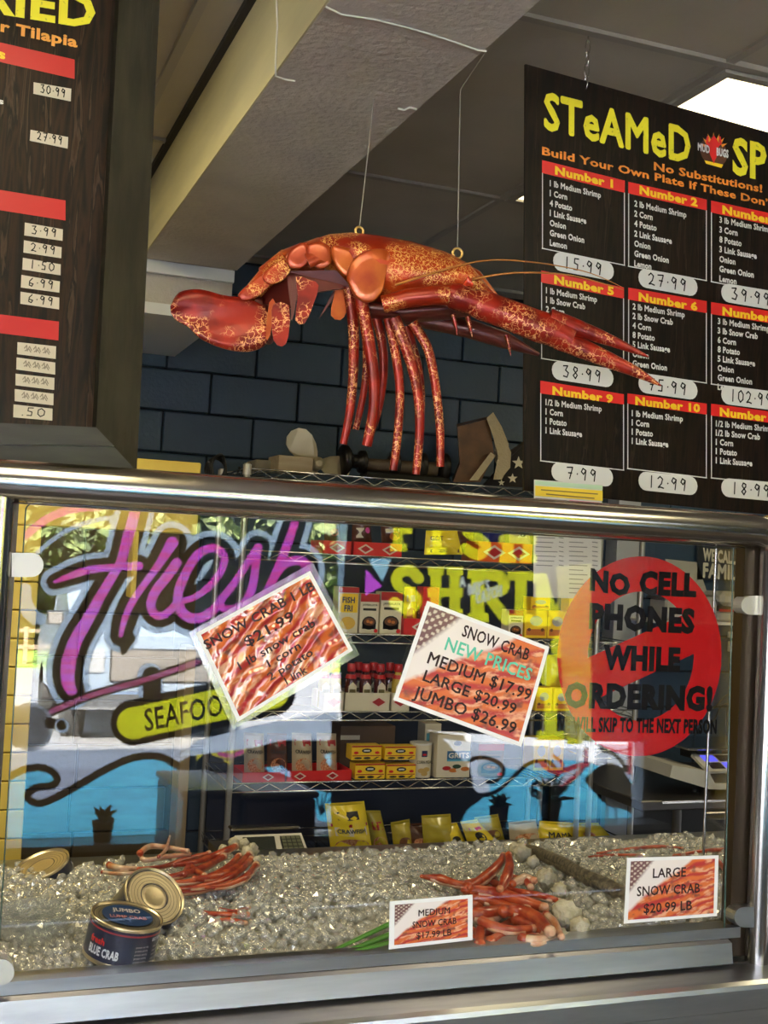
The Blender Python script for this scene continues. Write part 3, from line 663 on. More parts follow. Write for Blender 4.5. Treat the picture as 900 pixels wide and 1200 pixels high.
lf.bbox((-15,-38.6,0),(22,-38.2,4.6),trk); lf.build('hedge',kind='stuff',label='tall dense hedge and undergrowth closing off the far side of the lot',cat='hedge')
# pickup truck, nose toward the shop
c0=WPt(165,868,-9.6); tx=c0.x+.2; ty=-9.6
tr=empty('pickup_truck',(tx,ty,-.1),'pale blue-white pickup truck parked facing the shop window','truck')
tm=mat('truck_paint',(.50,.60,.70),.25,coat=1); gl_=mat('truck_glass',(.1,.14,.18),.08)
def zsec(y,zb,zt,hw,tw): return [(tx-hw,y,zb),(tx+hw,y,zb),(tx+hw,y,zb+(zt-zb)*.6),(tx+tw,y,zt),(tx-tw,y,zt),(tx-hw,y,zb+(zt-zb)*.6)]
b=MB(); b.loft([zsec(ty+.05,.45,1.12,.92,.82),zsec(ty-.2,.35,1.2,1,.9),zsec(ty-1.5,.35,1.28,1,.92),zsec(ty-5.0,.35,1.3,1,.95)],tm,smooth=False); b.build('body',tr)
b=MB(); b.loft([zsec(ty-1.4,1.2,1.3,.92,.88),zsec(ty-2.1,1.2,1.95,.9,.7),zsec(ty-3.4,1.2,1.97,.9,.72),zsec(ty-3.7,1.2,1.3,.92,.88)],tm,smooth=False); b.build('cab',tr)
b=MB(); b.plate([(tx-.78,ty-1.44,1.34),(tx+.78,ty-1.44,1.34),(tx+.66,ty-2.0,1.86),(tx-.66,ty-2.0,1.86)],(0,.7,.7),.02,gl_); b.build('windshield',tr)
b=MB(); b.bev((tx-.6,ty+.04,.6),(tx+.6,ty+.1,.98),steel_d,.02); b.build('grille',tr)
b=MB(); b.bev((tx-1,ty+.0,.3),(tx+1,ty+.2,.5),chrome,.03); b.build('bumper',tr)
for s in (-1,1):
    b=MB(); b.bev((tx+s*.8-.14,ty+.03,.7),(tx+s*.8+.14,ty+.1,.96),white,.02); b.build('headlight',tr)
    b=MB(); b.bev((tx+s*1.08-.1,ty-1.6,1.2),(tx+s*1.08+.1,ty-1.5,1.38),steel_d,.02); b.build('mirror',tr)
    for yy_ in (-.95,-4.1):
        b=MB(); b.lathe([(.36,-.12),(.38,-.08),(.38,.08),(.36,.12),(.2,.12)],(tx+s*.88,ty+yy_,.26),black,20,Matrix.Rotation(math.pi/2,3,'Y')); b.build('wheel',tr)
# ================================================================== DISPLAY CASE (steel frame, clear pane)
case=empty('display_case',(.85,2.4,0),'stainless steel refrigerated ice display case with a glass sneeze guard and rounded rail','display case')
def R(z): return EYE+z
b=MB()
prof=[(2.03,-.716),(1.985,-.716),(1.985,-.737),(1.975,-.741),(1.968,-.780)]
def extr(b,prof,x0,x1,mt): b.loft([[(x0,y,R(z)) for y,z in prof],[(x1,y,R(z)) for y,z in prof]],mt,closed=False,smooth=False)
extr(b,[(2.03,-.716),(1.985,-.716),(1.985,-.737)],-.6,1.56,steel_d if False else steel_b)
extr(b,[(1.985,-.738),(1.972,-.742),(1.966,-.781),(1.98,-.783)],-.6,1.53,mat('sill_steel',(.47,.45,.48),.34,1,noise=(5,(.36,.345,.37),(1,8,8),.3,.7),bump=(40,.08,(1,20,20),.001))); b.build('sill',case)
b=MB(); extr(b,[(1.98,-.784),(1.98,-.79)],-.6,1.62,mat('shadow_gap',(.02,.015,.01),.9)); b.build('gap_shade',case)  # near-black strip standing for the shade in the gap
b=MB(); extr(b,[(2.05,-.786),(1.90,-.790),(1.888,-.794),(1.885,-.802),(1.885,-.84)],-.6,3.0,steel_b); b.build('ledge',case)
b=MB(); extr(b,[(1.888,-.842),(1.89,-1.3),(1.95,-1.5)],-.6,3.0,steel_b); b.build('front_panel',case)
b=MB(); b.tube([(-.6,1.985,R(.088)),(-.2,1.985,R(.088)),(1.55,1.985,R(.088)),(1.585,1.985,R(.085)),(1.60,1.985,R(.07))],.034,steel,20); 
b.tube([(1.585,1.985,R(.088)),(2.2,1.985,R(.088))],.034,steel,20); b.build('top_rail',case)
b=MB(); b.tube([(1.60,1.985,R(.07)),(1.602,1.985,R(-.79))],.024,steel,18); b.build('post',case)
b=MB(); b.tube([(.083,1.985,R(.07)),(.083,1.985,R(-.79))],.021,steel,18); b.tube([(.045,1.985,R(.07)),(.045,1.985,R(-.79))],.012,steel,12); b.build('post',case)
dk=mat('shade_brown',(.045,.03,.018),.3,.5)
b=MB(); b.bbox((1.545,2.0,R(-.78)),(1.585,2.03,R(.06)),dk); b.build('side_channel',case)  # dark strip standing for the shading inside the post
b=MB(); b.bbox((.095,2.0,R(-.78)),(.112,2.02,R(.06)),dk); b.build('side_channel',case)
b=MB(); b.bbox((.09,2.0,R(.052)),(1.6,2.02,R(.066)),dk); b.build('top_channel',case)
# the pane, rounded at its upper left
gm=pane_mat('clear_glass',.07)
pts=[]
cx0,cy0=GL.px(33,592); cx1,cy1=GL.px(857,644); gx0,gb=GL.px(3,1150); 
L0=GL.px(33,600)[0]-.004; R0=GL.px(858,700)[0]; T0=GL.px(300,606)[1]; B0=GL.px(400,1140)[1]
r=.012
for k in range(7): a=math.pi-k*math.pi/12; pts.append(GL.pt(L0+r+r*math.cos(a),T0-r+r*math.sin(a)))
pts+= [GL.pt(R0,T0),GL.pt(R0,B0),GL.pt(L0,B0)]
b=MB(); b.plate(pts,GN,.008,gm); b.build('glass_pane',case)
em=mat('glass_edge',(.05,.09,.07),.15)
b=MB(); b.tube([GL.pt(L0,B0,.0),*pts[:7],GL.pt(R0,T0)],.0012,em,4); b.build('pane_edge',case)
b=MB(); b.tube([GL.pt(R0,T0),GL.pt(R0,B0)],.002,em,4); b.build('pane_edge',case)
b=MB(); b.bbox((1.555,2.03,R(-.74)),(1.561,2.11,R(.05)),pane_mat('end_glass',.06)); b.build('end_pane',case)
b=MB(); b.tube([(1.558,2.115,R(-.74)),(1.558,2.115,R(.05))],.003,chrome,6); b.build('pane_edge',case)
def clamp(x0,x1,y0,y1,left,mt,dome=True):
    b=MB(); P=[]; hh=(y1-y0)/2; cyp=(y0+y1)/2
    if left:
        P=[(x0,y0)]+[(x1-hh+hh*math.sin(a),cyp-hh*math.cos(a)) for a in [math.pi*k/10 for k in range(11)]]+[(x0,y1)]
    else:
        P=[(x1,y0),(x1,y1)]+[(x0+hh-hh*math.sin(a),cyp+hh*math.cos(a)) for a in [math.pi*k/10 for k in range(11)]]
    b.plate([GL.w(px_,py_,.018) for px_,py_ in P],GN,.03,mt); b.build('glass_clamp',case)
clamp(13,50,648,676,True,mat('clamp_steel',(.42,.40,.38),.42,.9)); clamp(862,888,698,720,False,mat('pale_steel',(.55,.53,.48),.4,.6)); clamp(854,882,1060,1084,False,steel_b); clamp(-14,16,1120,1150,True,mat('pale_steel'))
# tray behind
b=MB(); tz=R(-.70)
b.bbox((-.6,2.03,R(-.95)),(2.4,2.80,R(-.92)),steel_b); b.bbox((-.6,2.80,R(-.95)),(2.4,2.84,R(-.752)),steel_b); b.build('ice_tray',case)
b=MB(); b.bev((-.6,2.765,R(-.765)),(2.4,2.86,R(-.750)),steel_b,.004); b.build('back_rim',case)
b=MB(); b.bbox((-.6,1.99,0),(2.4,2.84,.25),steel_d); b.build('base',case)
# ================================================================== ICE
def icemat():
    m=D.materials.new('ice'); m.use_nodes=True; nt=m.node_tree; nt.nodes.clear(); o=nt.nodes.new('ShaderNodeOutputMaterial')
    tp=nt.nodes.new('ShaderNodeBsdfTransparent'); tp.inputs[0].default_value=(.95,.96,.95,1); df=nt.nodes.new('ShaderNodeBsdfDiffuse'); df.inputs[0].default_value=(.80,.79,.74,1)
    gl=nt.nodes.new('ShaderNodeBsdfGlossy'); gl.inputs[1].default_value=.06; gl.inputs[0].default_value=(1,.97,.9,1)
    m1=nt.nodes.new('ShaderNodeMixShader'); m1.inputs[0].default_value=.28; nt.links.new(tp.outputs[0],m1.inputs[1]); nt.links.new(df.outputs[0],m1.inputs[2])
    m2=nt.nodes.new('ShaderNodeMixShader'); nt.links.new(schlick(nt,.13),m2.inputs[0]); nt.links.new(m1.outputs[0],m2.inputs[1]); nt.links.new(gl.outputs[0],m2.inputs[2]); nt.links.new(m2.outputs[0],o.inputs[0]); return m
IX0,IX1,IY0,IY1=-.1,1.98,2.035,2.77
def icez(x,y):
    t=(y-IY0)/(IY1-IY0); return R(-.745)+.030*min(1,t*3.0)**.7 - .028*max(0,t-.5)/.5 + .012*max(0,x-1.0) + .018*(mnoise.noise(Vector((x*3.1,y*3.7,0)))) + .008*mnoise.noise(Vector((x*13,y*13,1)))
nx_,ny_=150,56; V=[];F_=[]
for j in range(ny_):
    for i in range(nx_):
        x=IX0+(IX1-IX0)*i/(nx_-1); y=IY0+(IY1-IY0)*j/(ny_-1); V.append((x,y,icez(x,y)-.016+random.uniform(-.003,.003)))
for j in range(ny_-1):
    for i in range(nx_-1): k=j*nx_+i; F_.append((k,k+1,k+1+nx_,k+nx_))
ib=MB(); ib.add(V,F_,mat('ice_slush',(.60,.59,.54),.25,noise=(30,(.38,.37,.32),(1,1,1),.35,.65),bump=(80,.8,(1,1,1),.01),spec=.8),True)
im=icemat()
# chunks: jittered irregular cubes
ph=(1+5**.5)/2
ico=np.array([(-1,ph,0),(1,ph,0),(-1,-ph,0),(1,-ph,0),(0,-1,ph),(0,1,ph),(0,-1,-ph),(0,1,-ph),(ph,0,-1),(ph,0,1),(-ph,0,-1),(-ph,0,1)])/1.9
icf=[(0,11,5),(0,5,1),(0,1,7),(0,7,10),(0,10,11),(1,5,9),(5,11,4),(11,10,2),(10,7,6),(7,1,8),(3,9,4),(3,4,2),(3,2,6),(3,6,8),(3,8,9),(4,9,5),(2,4,11),(6,2,10),(8,6,7),(9,8,1)]
N=9000
for q in range(N):
    x=random.uniform(IX0,IX1); y=IY0+.008+(IY1-IY0-.01)*random.random()**1.1
    s=random.uniform(.007,.0145); h=icez(x,y)-random.uniform(-.005,.012)
    A=np.linalg.qr(rng.normal(size=(3,3)))[0]; pts_=(ico*np.array([1,random.uniform(.55,1),random.uniform(.6,1.1)])*s*(1+rng.uniform(-.22,.22,(12,1))))@A+np.array([x,y,h])
    ib.add(pts_.tolist(),icf,im,q%3!=0)
ib.build('crushed_ice',kind='stuff',label='bed of crushed ice cubes filling the display case tray',cat='ice')
# ================================================================== SIGNS ON THE GLASS
blk=mat('black_print',(.006,.005,.006),.5,spec=.15); redf=D.materials.new('red_film'); redf.use_nodes=True
nt=redf.node_tree; bs_=nt.nodes['Principled BSDF']; bs_.inputs['Base Color'].default_value=(.46,.003,.006,1); bs_.inputs['Roughness'].default_value=.22; bs_.inputs['Alpha'].default_value=.93
nz=nt.nodes.new('ShaderNodeTexNoise'); nz.inputs['Scale'].default_value=70; bp=nt.nodes.new('ShaderNodeBump'); bp.inputs['Strength'].default_value=.25; bp.inputs['Distance'].default_value=.002; tcn=nt.nodes.new('ShaderNodeTexCoord')
nt.links.new(tcn.outputs['Object'],nz.inputs[0]); nt.links.new(nz.outputs[0],bp.inputs['Height']); nt.links.new(bp.outputs[0],bs_.inputs['Normal'])
# ring with slash
cc=Vector(GL.px(755.5,769)); rr=abs(GL.px(851,770)[0]-GL.px(658,770)[0])/2; ri=rr*.645
st=empty('no_phones_sticker',GL.pt(cc.x,cc.y),'large round red prohibition sticker on the case glass, reading no cell phones while ordering','sticker')
b=MB(); n=72
def arcpt(a,r_): return GL.pt(cc.x+r_*math.cos(a),cc.y+r_*math.sin(a)*1.04,-.0105)
for k in range(n):
    a,a2=2*math.pi*k/n,2*math.pi*(k+1)/n; b.add([arcpt(a,rr),arcpt(a2,rr),arcpt(a2,ri),arcpt(a,ri)],[(0,1,2,3)],redf)
# slash: from lower left to upper right, clipped to the inner ring
sa=math.radians(21.8); hw=rr*.21
def chord(off):
    q=math.sqrt(max(0,ri*ri-off*off)); t=Vector((math.cos(sa),math.sin(sa))); nn=Vector((-t.y,t.x)); return nn*off-t*q,nn*off+t*q
prev=chord(-hw)
for k in range(1,9):
    cur=chord(-hw+2*hw*k/8); b.add([GL.pt(cc.x+p.x,cc.y+p.y*1.04,-.0105) for p in (prev[0],prev[1],cur[1],cur[0])],[(0,1,2,3)],redf); prev=cur
b.build('film',st)
b=MB(); kk=.062
for sn,p0,p1,h in (('NO',(694,690),(741,698),24),('CELL',(752,695),(819,698),26),('PHONES',(693,735),(817,741),28),('WHILE',(709,783),(800,786),27),('ORDERING!',(664,828),(838,832),28)): text(b,GL,sn,p0,p1,h,blk,kk,d=-.0095)
text(b,GL,'WE WILL SKIP TO THE NEXT PERSON',(652,857),(843,860),17,blk,.045,d=-.0095)
b.build('lettering',st)
# printed sheets
def crabfn(seed,ang=.3,white_tl=True):
    def f(u,v):
        X=u*3.2; Y=v*2.3; c,s=math.cos(ang),math.sin(ang); a=X*c+Y*s+.35*fbm(X*1.3,Y*1.3,seed); p=-X*s+Y*c+.5*fbm(X*.9,Y*1.1,seed+9)
        leg=np.abs(((p*3.1)%1)-.5)*2; t=fbm(X*5,Y*5,seed+3); t2=fbm(a*3,p*12,seed+5)
        o=np.array([.62,.14,.03]); r_=np.array([.42,.03,.03]); cr=np.array([.75,.38,.22]); br=np.array([.20,.06,.04])
        m1=np.clip((leg-.2)*2.2,0,1)[...,None]; col=o*m1+r_*(1-m1)
        m2=np.clip((t2-.55)*6,0,1)[...,None]; col=col*(1-m2)+cr*m2; m3=np.clip((t-.60)*5,0,1)[...,None]; col=col*(1-m3)+br*m3
        if white_tl:
            d=(.42-u)*1.3+(v-.62)*1.1+.15*(fbm(X*2,Y*2,seed+7)-.5); mm=np.clip(d*14,0,1)[...,None]; col=col*(1-mm)+np.array([.80,.72,.68])*mm
            d2=(.16-u)+(v-.75)*.5; mm=np.clip(d2*20,0,1)[...,None]; dots=(np.sin(u*90)*np.sin(v*70)>.3)[...,None]; bk=np.array([.16,.07,.07])*(1-dots)+np.array([.6,.5,.4])*dots; col=col*(1-mm)+bk*mm
        return col
    return f
def sheet(name,label,corn,inset,seed,lines,cat='sign',sleeve=None,th=.0006,d=.003,glare=False,printm=None,F=GL,whitetl=True):
    P=[F.px(*c) for c in corn]  # TL TR BR BL
    t=empty(name,F.pt(*P[3],d),label,cat)
    b=MB()
    if sleeve:
        q=[F.px(*c) for c in sleeve]; b.plate([F.pt(*c,d-.001) for c in q],F.n,.0004,pane_mat('plastic_sleeve',.13,(.93,.94,.95),.12)); b.build('plastic_sleeve',t); b=MB()
    b.plate([F.pt(*c,d) for c in P],F.n,th,paper); b.build('paper',t)
    def lp(u,v):
        P_=[Vector(c) for c in P]; return (P_[3]*(1-u)+P_[2]*u)*(1-v)+(P_[0]*(1-u)+P_[1]*u)*v
    i=inset; g=[F.pt(*lp(*c),d+.0004) for c in ((i,i*1.3),(1-i,i*1.3),(1-i,1-i*1.3),(i,1-i*1.3))]
    grid_print('photo_print',g[0],g[1],g[2],g[3],110,80,crabfn(seed,white_tl=whitetl),printm or vcol('photo_print',.35,coat=.15),t)
    b=MB()
    for sn,u0,u1,v0,h,mt in lines:
        a,c=lp(u0,v0),lp(u1,v0); hh=(lp(0,h)-lp(0,0)).length; textl(b,F,sn,a,c,hh,mt,.018,d+.001)
    b.build('lettering',t); return t
gloss=vcol('wavy_print',.12,coat=1)
# wavy plastic over print: bump on the coat
nt=gloss.node_tree; bb=nt.nodes['Principled BSDF']; wv=nt.nodes.new('ShaderNodeTexWave'); wv.inputs['Scale'].default_value=9; wv.inputs['Distortion'].default_value=7; wv.inputs['Detail'].default_value=2; wv.inputs['Detail Scale'].default_value=1.5
mp=nt.nodes.new('ShaderNodeMapping'); mp.inputs['Rotation'].default_value=(0,math.radians(-30),0); tq=nt.nodes.new('ShaderNodeTexCoord'); bq=nt.nodes.new('ShaderNodeBump'); bq.inputs['Strength'].default_value=.9; bq.inputs['Distance'].default_value=.006
nt.links.new(tq.outputs['Object'],mp.inputs[0]); nt.links.new(mp.outputs[0],wv.inputs[0]); nt.links.new(wv.outputs[0],bq.inputs['Height']); nt.links.new(bq.outputs[0],bb.inputs['Coat Normal']); nt.links.new(bq.outputs[0],bb.inputs['Normal']); bb.inputs['Specular IOR Level'].default_value=.9
grn=mat('green_print',(.10,.50,.34),.4); gry=mat('grey_print',(.035,.018,.018),.5,spec=.2)
sheet('price_sheet','tilted snow crab price sheet in a wrinkled plastic sleeve, left of the two big sheets',[(229,742),(363,669),(413,762),(278,846)],.03,11,
 [('SNOW CRAB 1 LB',.02,.97,.80,.10,gry),('$21.99',.30,.72,.62,.11,gry),('1 lb snow crab',.18,.84,.45,.09,gry),('1 corn',.38,.66,.32,.085,gry),('2 potato',.34,.72,.19,.085,gry),('1 link',.44,.62,.06,.085,gry)],sleeve=[(221,741),(366,659),(421,767),(273,855)],printm=gloss,whitetl=False)
sheet('price_sheet','tilted snow crab new prices sheet hanging on the glass, right of the two big sheets',[(500,704),(643,758),(610,875),(460,820)],.03,23,
 [('SNOW CRAB',.32,.86,.80,.12,gry),('NEW PRICES',.23,.92,.62,.13,grn),('MEDIUM $17.99',.14,.96,.44,.12,gry),('LARGE $20.99',.15,.88,.27,.11,gry),('JUMBO $26.99',.12,.92,.09,.12,gry)])
sheet('price_tag','small white-bordered price tag reading medium snow crab, in front of the crab legs',[(456,1056),(553,1048),(553,1101),(455,1112)],.06,31,
 [('MEDIUM',.34,.72,.64,.14,gry),('SNOW CRAB',.27,.80,.40,.14,gry),('$17.99 LB',.32,.74,.16,.14,gry)])
sheet('price_tag','small white-bordered price tag reading large snow crab, at the right end of the case',[(734,1005),(841,1002),(839,1073),(730,1082)],.04,41,
 [('LARGE',.28,.64,.68,.15,gry),('SNOW CRAB',.12,.80,.41,.15,gry),('$20.99 LB',.20,.72,.14,.15,gry)])
# ================================================================== MENU BOARDS
def woodmat(name,c1,c2,c3):
    m=mat(name,c1,.42,spec=.2); nt=m.node_tree; b=nt.nodes['Principled BSDF']; t=nt.nodes.new('ShaderNodeTexCoord'); mp=nt.nodes.new('ShaderNodeMapping'); mp.inputs['Scale'].default_value=(26,26,2.2)
    n=nt.nodes.new('ShaderNodeTexNoise'); n.inputs['Scale'].default_value=2.2; n.inputs['Detail'].default_value=7; n.inputs['Distortion'].default_value=.6
    nt.links.new(t.outputs['Object'],mp.inputs[0]); nt.links.new(mp.outputs[0],n.inputs[0]); r=nt.nodes.new('ShaderNodeValToRGB')
    e=r.color_ramp.elements; e[0].position=.38; e[0].color=(*c2,1); e[1].position=.52; e[1].color=(*c1,1); q=e.new(.60); q.color=(*c2,1); q=e.new(.63); q.color=(*c3,1); q=e.new(.68); q.color=(*c1,1)
    nt.links.new(n.outputs[0],r.inputs[0]); nt.links.new(r.outputs[0],b.inputs['Base Color']); return m
wood=woodmat('printed_wood',(.016,.008,.005),(.004,.003,.003),(.03,.018,.012)); wood2=woodmat('printed_wood_left',(.028,.012,.005),(.006,.004,.003),(.06,.035,.02))
wht=mat('white_print',(.80,.79,.78),.4); pill=mat('whiteboard_sticker',(.80,.79,.78),.25)
MF=yaw_frame(616,75,2.32,5,up=(0.004,-1))
mb_=empty('menu_board',MF.w(758,590,0),'dark wood-print steamed specials menu board with yellow title, hanging over the case at right','menu board')
b=MB(); b.quadpx(MF,[(616,75),(960,172),(960,609),(614,575)],wood,0,.006); b.build('board',mb_)
b=MB(); ytm=mat('title_yellow',(.90,.78,.03),.4,noise=(90,(.45,.40,.05),(1,1,1),.62,.7))
text(b,MF,'STeAMeD',(637,150),(809,191),44,ytm,.035); text(b,MF,'SP',(858,202),(898,211),43,ytm,.035)
text(b,MF,'Build Your Own Plate If These Don\u2019t',(635,181),(906,243),9.5,orange,.03); text(b,MF,'No Substitutions!',(766,199),(893,225.5),9.5,orange,.03); b.build('title',mb_)
HD=[((635,187.7),(732,211.7),(732,226),(635,202.7),'Number 1',(650,204),(718,220)),((736,213),(828,234),(828,246.7),(736,226.7),'Number 2',(749,227),(817,242)),((833,235),(930,256),(930,270),(833,249),'Number 3',(846,250),(915,265)),
((634,317),(731,337),(731,350),(634,331),'Number 5',(649,332),(719,346)),((736,337),(828,353),(828,367),(736,351),'Number 6',(748,352),(817,364)),((833,354),(930,369),(930,383),(833,368),'Number 7',(846,369),(915,379)),
((633,446),(731,462),(731,474),(633,461),'Number 9',(647,462),(718,472)),((735,461),(828,473),(828,486),(735,473),'Number 10',(744,474),(820,483)),((833,473),(930,486),(930,499),(833,487),'Number 11',(843,487),(915,496))]
for a,c,d_,e,sn,p0,p1 in HD:
    h1=MB(); h1.quadpx(MF,[a,c,d_,e],red,.0007); ho=h1.build('header_bar',mb_); h2=MB(); text(h2,MF,sn,p0,p1,9.5,mat('header_yellow',(.95,.62,.02),.4),.05,d=.0014); h2.build('lettering',ho)
BT=[(291,311),(312,329),(330,349),(420,435),(435,449),(450,463),(540,551),(549,560),(560,570)]
for (a,c,d_,e,*_),(bl,br_) in zip(HD,BT):
    fr2=MB()
    fr2.linepx(MF,[(a[0]+.5,e[1]),(a[0]+.5,bl)],1,wht,.0007); fr2.linepx(MF,[(c[0]-.5,d_[1]),(c[0]-.5,br_)],1,wht,.0007); fr2.linepx(MF,[(a[0],bl),(c[0],br_)],1,wht,.0007)
    fr2.build('box_line',mb_)
IT=[(644,218,11.6,.236,['1 lb Medium Shrimp','1 Corn','4 Potato','1 Link Sausage','Onion','Green Onion','Lemon']),(743,241.7,11.7,.22,['2 lb Medium Shrimp','2 Corn','4 Potato','2 Link Sausage','Onion','Green Onion','Lemon']),(842.7,260.7,11.5,.2,['3 lb Medium Shrimp','3 Corn','8 Potato','3 Link Sausage','Onion','Green Onion','Lemon']),
(639.5,343.5,11.0,.18,['1 lb Medium Shrimp','1 lb Snow Crab','2 Corn','4 Potato','2 Link Sausage']),(741,362.3,11.1,.16,['2 lb Medium Shrimp','2 lb Snow Crab','4 Corn','8 Potato','5 Link Sausage','Onion','Green Onion','Lemon']),(840.7,379.5,11,.15,['3 lb Medium Shrimp','3 lb Snow Crab','6 Corn','8 Potato','5 Link Sausage','Onion','Green Onion','Lemon']),
(639,474.5,11,.12,['1/2 lb Medium Shrimp','1 Corn','1 Potato','1 Link Sausage']),(740,487.5,10.8,.11,['1 lb Medium Shrimp','1 Corn','1 Potato','1 Link Sausage']),(838.5,499.5,10.8,.1,['1/2 lb Medium Shrimp','1/2 lb Snow Crab','1 Corn','1 Potato','1 Link Sausage'])]
for x0,y0,dy,sl,ls in IT:
    tx_=MB()
    for i,sn in enumerate(ls):
        wd=glyph(sn,.035)[0]; wd=(wd[:,0].max()-wd[:,0].min())*7.1; x1=x0+wd; s2=sl-.004*i
        text(tx_,MF,sn,(x0,y0+dy*i),(x1,y0+dy*i+wd*s2),7.2,wht,.035)
    tx_.build('lettering',mb_)
def pillp(F,cx,cy,w_,h,sl,par,sn,mt=pill,d=.0012):
    P=[]; rr_=h/2
    for k in range(9): a=math.pi/2+math.pi*k/8; P.append((cx-w_/2+rr_*.8+rr_*.8*math.cos(a),rr_*math.sin(a)))
    for k in range(9): a=-math.pi/2+math.pi*k/8; P.append((cx+w_/2-rr_*.8+rr_*.8*math.cos(a),rr_*math.sin(a)))
    b=MB(); b.plate([F.w(x,cy-y+(x-cx)*sl,d) for x,y in P],F.n,.0008,mt); o=b.build('price_sticker',par)
    q=MB(); tw=min(w_*.72,9.5*len(sn)); hand(q,F,sn,(cx-tw/2,cy+h*.30-(tw/2)*sl),(cx+tw/2,cy+h*.30+(tw/2)*sl),h*.62,blk,1.3,d+.0006); q.build('handwriting',o); return o
for cx,cy,w_,sl,sn in ((683.5,312,71,.19,'15·99'),(782.5,331,69,.18,'27·99'),(880,348,70,.17,'39·99'),(682.5,438.5,72,.15,'38·99'),(782.5,453.5,69,.14,'75·99'),(880,466.5,70,.13,'102·99'),(682,556,72,.11,'7·99'),(782.5,566.5,69,.1,'12·99'),(880,574,70,.09,'18·99')): pillp(MF,cx,cy,w_,22,sl,mb_,sn)
# round crawfish emblem between the title words
b=MB(); P=[(836+16*math.cos(a),178+17*math.sin(a)+.22*16*math.cos(a)) for a in [2*math.pi*k/24 for k in range(24)]]
b.quadpx(MF,P,mat('emblem_brown',(.10,.03,.015),.4),.0009); ob=mat('emblem_orange',(.9,.35,.03),.4)
for k in range(7):
    a=math.pi+.3+k*.42; b.quadpx(MF,[(836+10*math.cos(a-.2),174+9*math.sin(a-.2)),(836+17*math.cos(a),174+19*math.sin(a)),(836+10*math.cos(a+.2),174+9*math.sin(a+.2))],ob,.0012)
b.quadpx(MF,[(836,158),(842,168),(841,180),(836,192),(831,180),(830,168)],red,.0015)
for s in (-1,1): b.linepx(MF,[(836,175),(836+s*8,168),(836+s*7,161)],2.4,red,.0016)
text(b,MF,'MUD',(817,176),(831,180),9,wht,.05,d=.002); text(b,MF,'BUGS',(839,182),(853,185),9,wht,.05,d=.002)
b.quadpx(MF,[(825,188),(847,193),(845,197),(827,192)],yel,.0014); b.build('emblem',mb_)
# hanging chain
b=MB(); p0=MF.w(687,96,.0); 
for k in range(4):
    z=p0.z+k*.027; b.tube([p0+Vector((0,.0,k*.027))+Vector((.006*math.cos(a),0,.018*math.sin(a))) if k%2 else p0+Vector((0,.006*math.cos(a),k*.027+.018*math.sin(a))) for a in [2*math.pi*i/8 for i in range(8)]],.0016,chrome,4,closed=True)
b.tube([p0+Vector((0,0,.09)),Vector((p0.x,p0.y,CZ-.01))],.002,chrome,4); b.build('chain',mb_)
# paper notice hanging below the board, showing through the glass
NF=yaw_frame(626,563,2.24,2)
t=empty('paper_notice',NF.w(665,701,0),'white paper notice with a green and yellow heading hanging below the menu board','notice')
b=MB(); b.plate([NF.w(626,562),(NF.w(706,568)),NF.w(703,702),NF.w(625,700)],NF.n,.0006,mat('notice_paper',(.66,.66,.64),.5)); b.build('paper',t)
b=MB(); b.quadpx(NF,[(627,563),(706,569),(706,574),(627,568)],mat('mint_print',(.5,.68,.5),.5),.0006); b.quadpx(NF,[(627,569),(706,575),(706,587),(627,581)],mat('gold_print',(.9,.65,.05),.5),.0006)
b.quadpx(NF,[(627,583),(664,586),(664,590),(627,587)],mat('lilac_print',(.40,.25,.45),.5),.0006); b.quadpx(NF,[(667,586),(703,589),(703,592),(667,590)],mat('pink_print',(.75,.15,.3),.5),.0006)
for k,(x0,x1) in enumerate(((634,700),(640,696))): b.linepx(NF,[(x0,574+k*5),(x1,579+k*5)],1.2,mat('mint_dark',(.25,.15,.05),.5),.001)
for k in range(20):
    y=592+k*5.4
    for x0,x1 in ((628,628+18+(k*7)%9),(655,660),(667,667+16+(k*5)%10),(694,700)):
        if k>13 and x0<660: continue
        b.linepx(NF,[(x0,y),(x1,y+.8)],1.0,mat('faint_print',(.25,.25,.26),.5),.0006)
b.build('print',t)
# left framed board
LF=yaw_frame(135,0,2.30,7.8,up=(0.045,-1))
lb=empty('framed_menu_board',LF.w(80,560,0),'framed fried menu board with red bars and taped price labels, hanging at upper left','menu board')
b=MB(); b.quadpx(LF,[(-160,-80),(139,-80),(109,506),(-160,494)],wood2,0,.01); b.build('board',lb)
fmw=mat('weathered_frame',(.040,.034,.020),.8,noise=(14,(.026,.022,.014),(3,3,.5),.35,.65),bump=(40,.4,(3,3,.4),.003)); fmw.node_tree.nodes['Principled BSDF'].inputs['Specular IOR Level'].default_value=.1; fmd=mat('dark_frame',(.018,.015,.012),.35,noise=(14,(.03,.026,.02),(.5,3,3),.35,.65))
b=MB(); b.plate([LF.w(139,-80,.03),LF.w(186,-80,.03),LF.w(155,553,.03),LF.w(108,502,.03)],LF.n,.035,fmw); b.build('frame_side',lb)
b=MB(); b.plate([LF.w(-160,490,.03),LF.w(108,502,.03),LF.w(155,553,.03),LF.w(-160,545,.03)],LF.n,.035,fmd); 
b.plate([LF.w(-160,508,.036),LF.w(116,512,.036),LF.w(128,524,.036),LF.w(-160,520,.036)],LF.n,.006,fmd); b.build('frame_bottom',lb)
for q in ([(-60,36),(87.3,70),(87.3,92.7),(-60,59)],[(-60,213),(76.7,235),(76.7,258.5),(-60,237)],[(-60,361),(69,377),(68.3,399),(-60,383)]): b=MB(); b.quadpx(LF,q,mat('bar_red',(.50,.008,.01),.35),.0008); b.build('red_bar',lb)
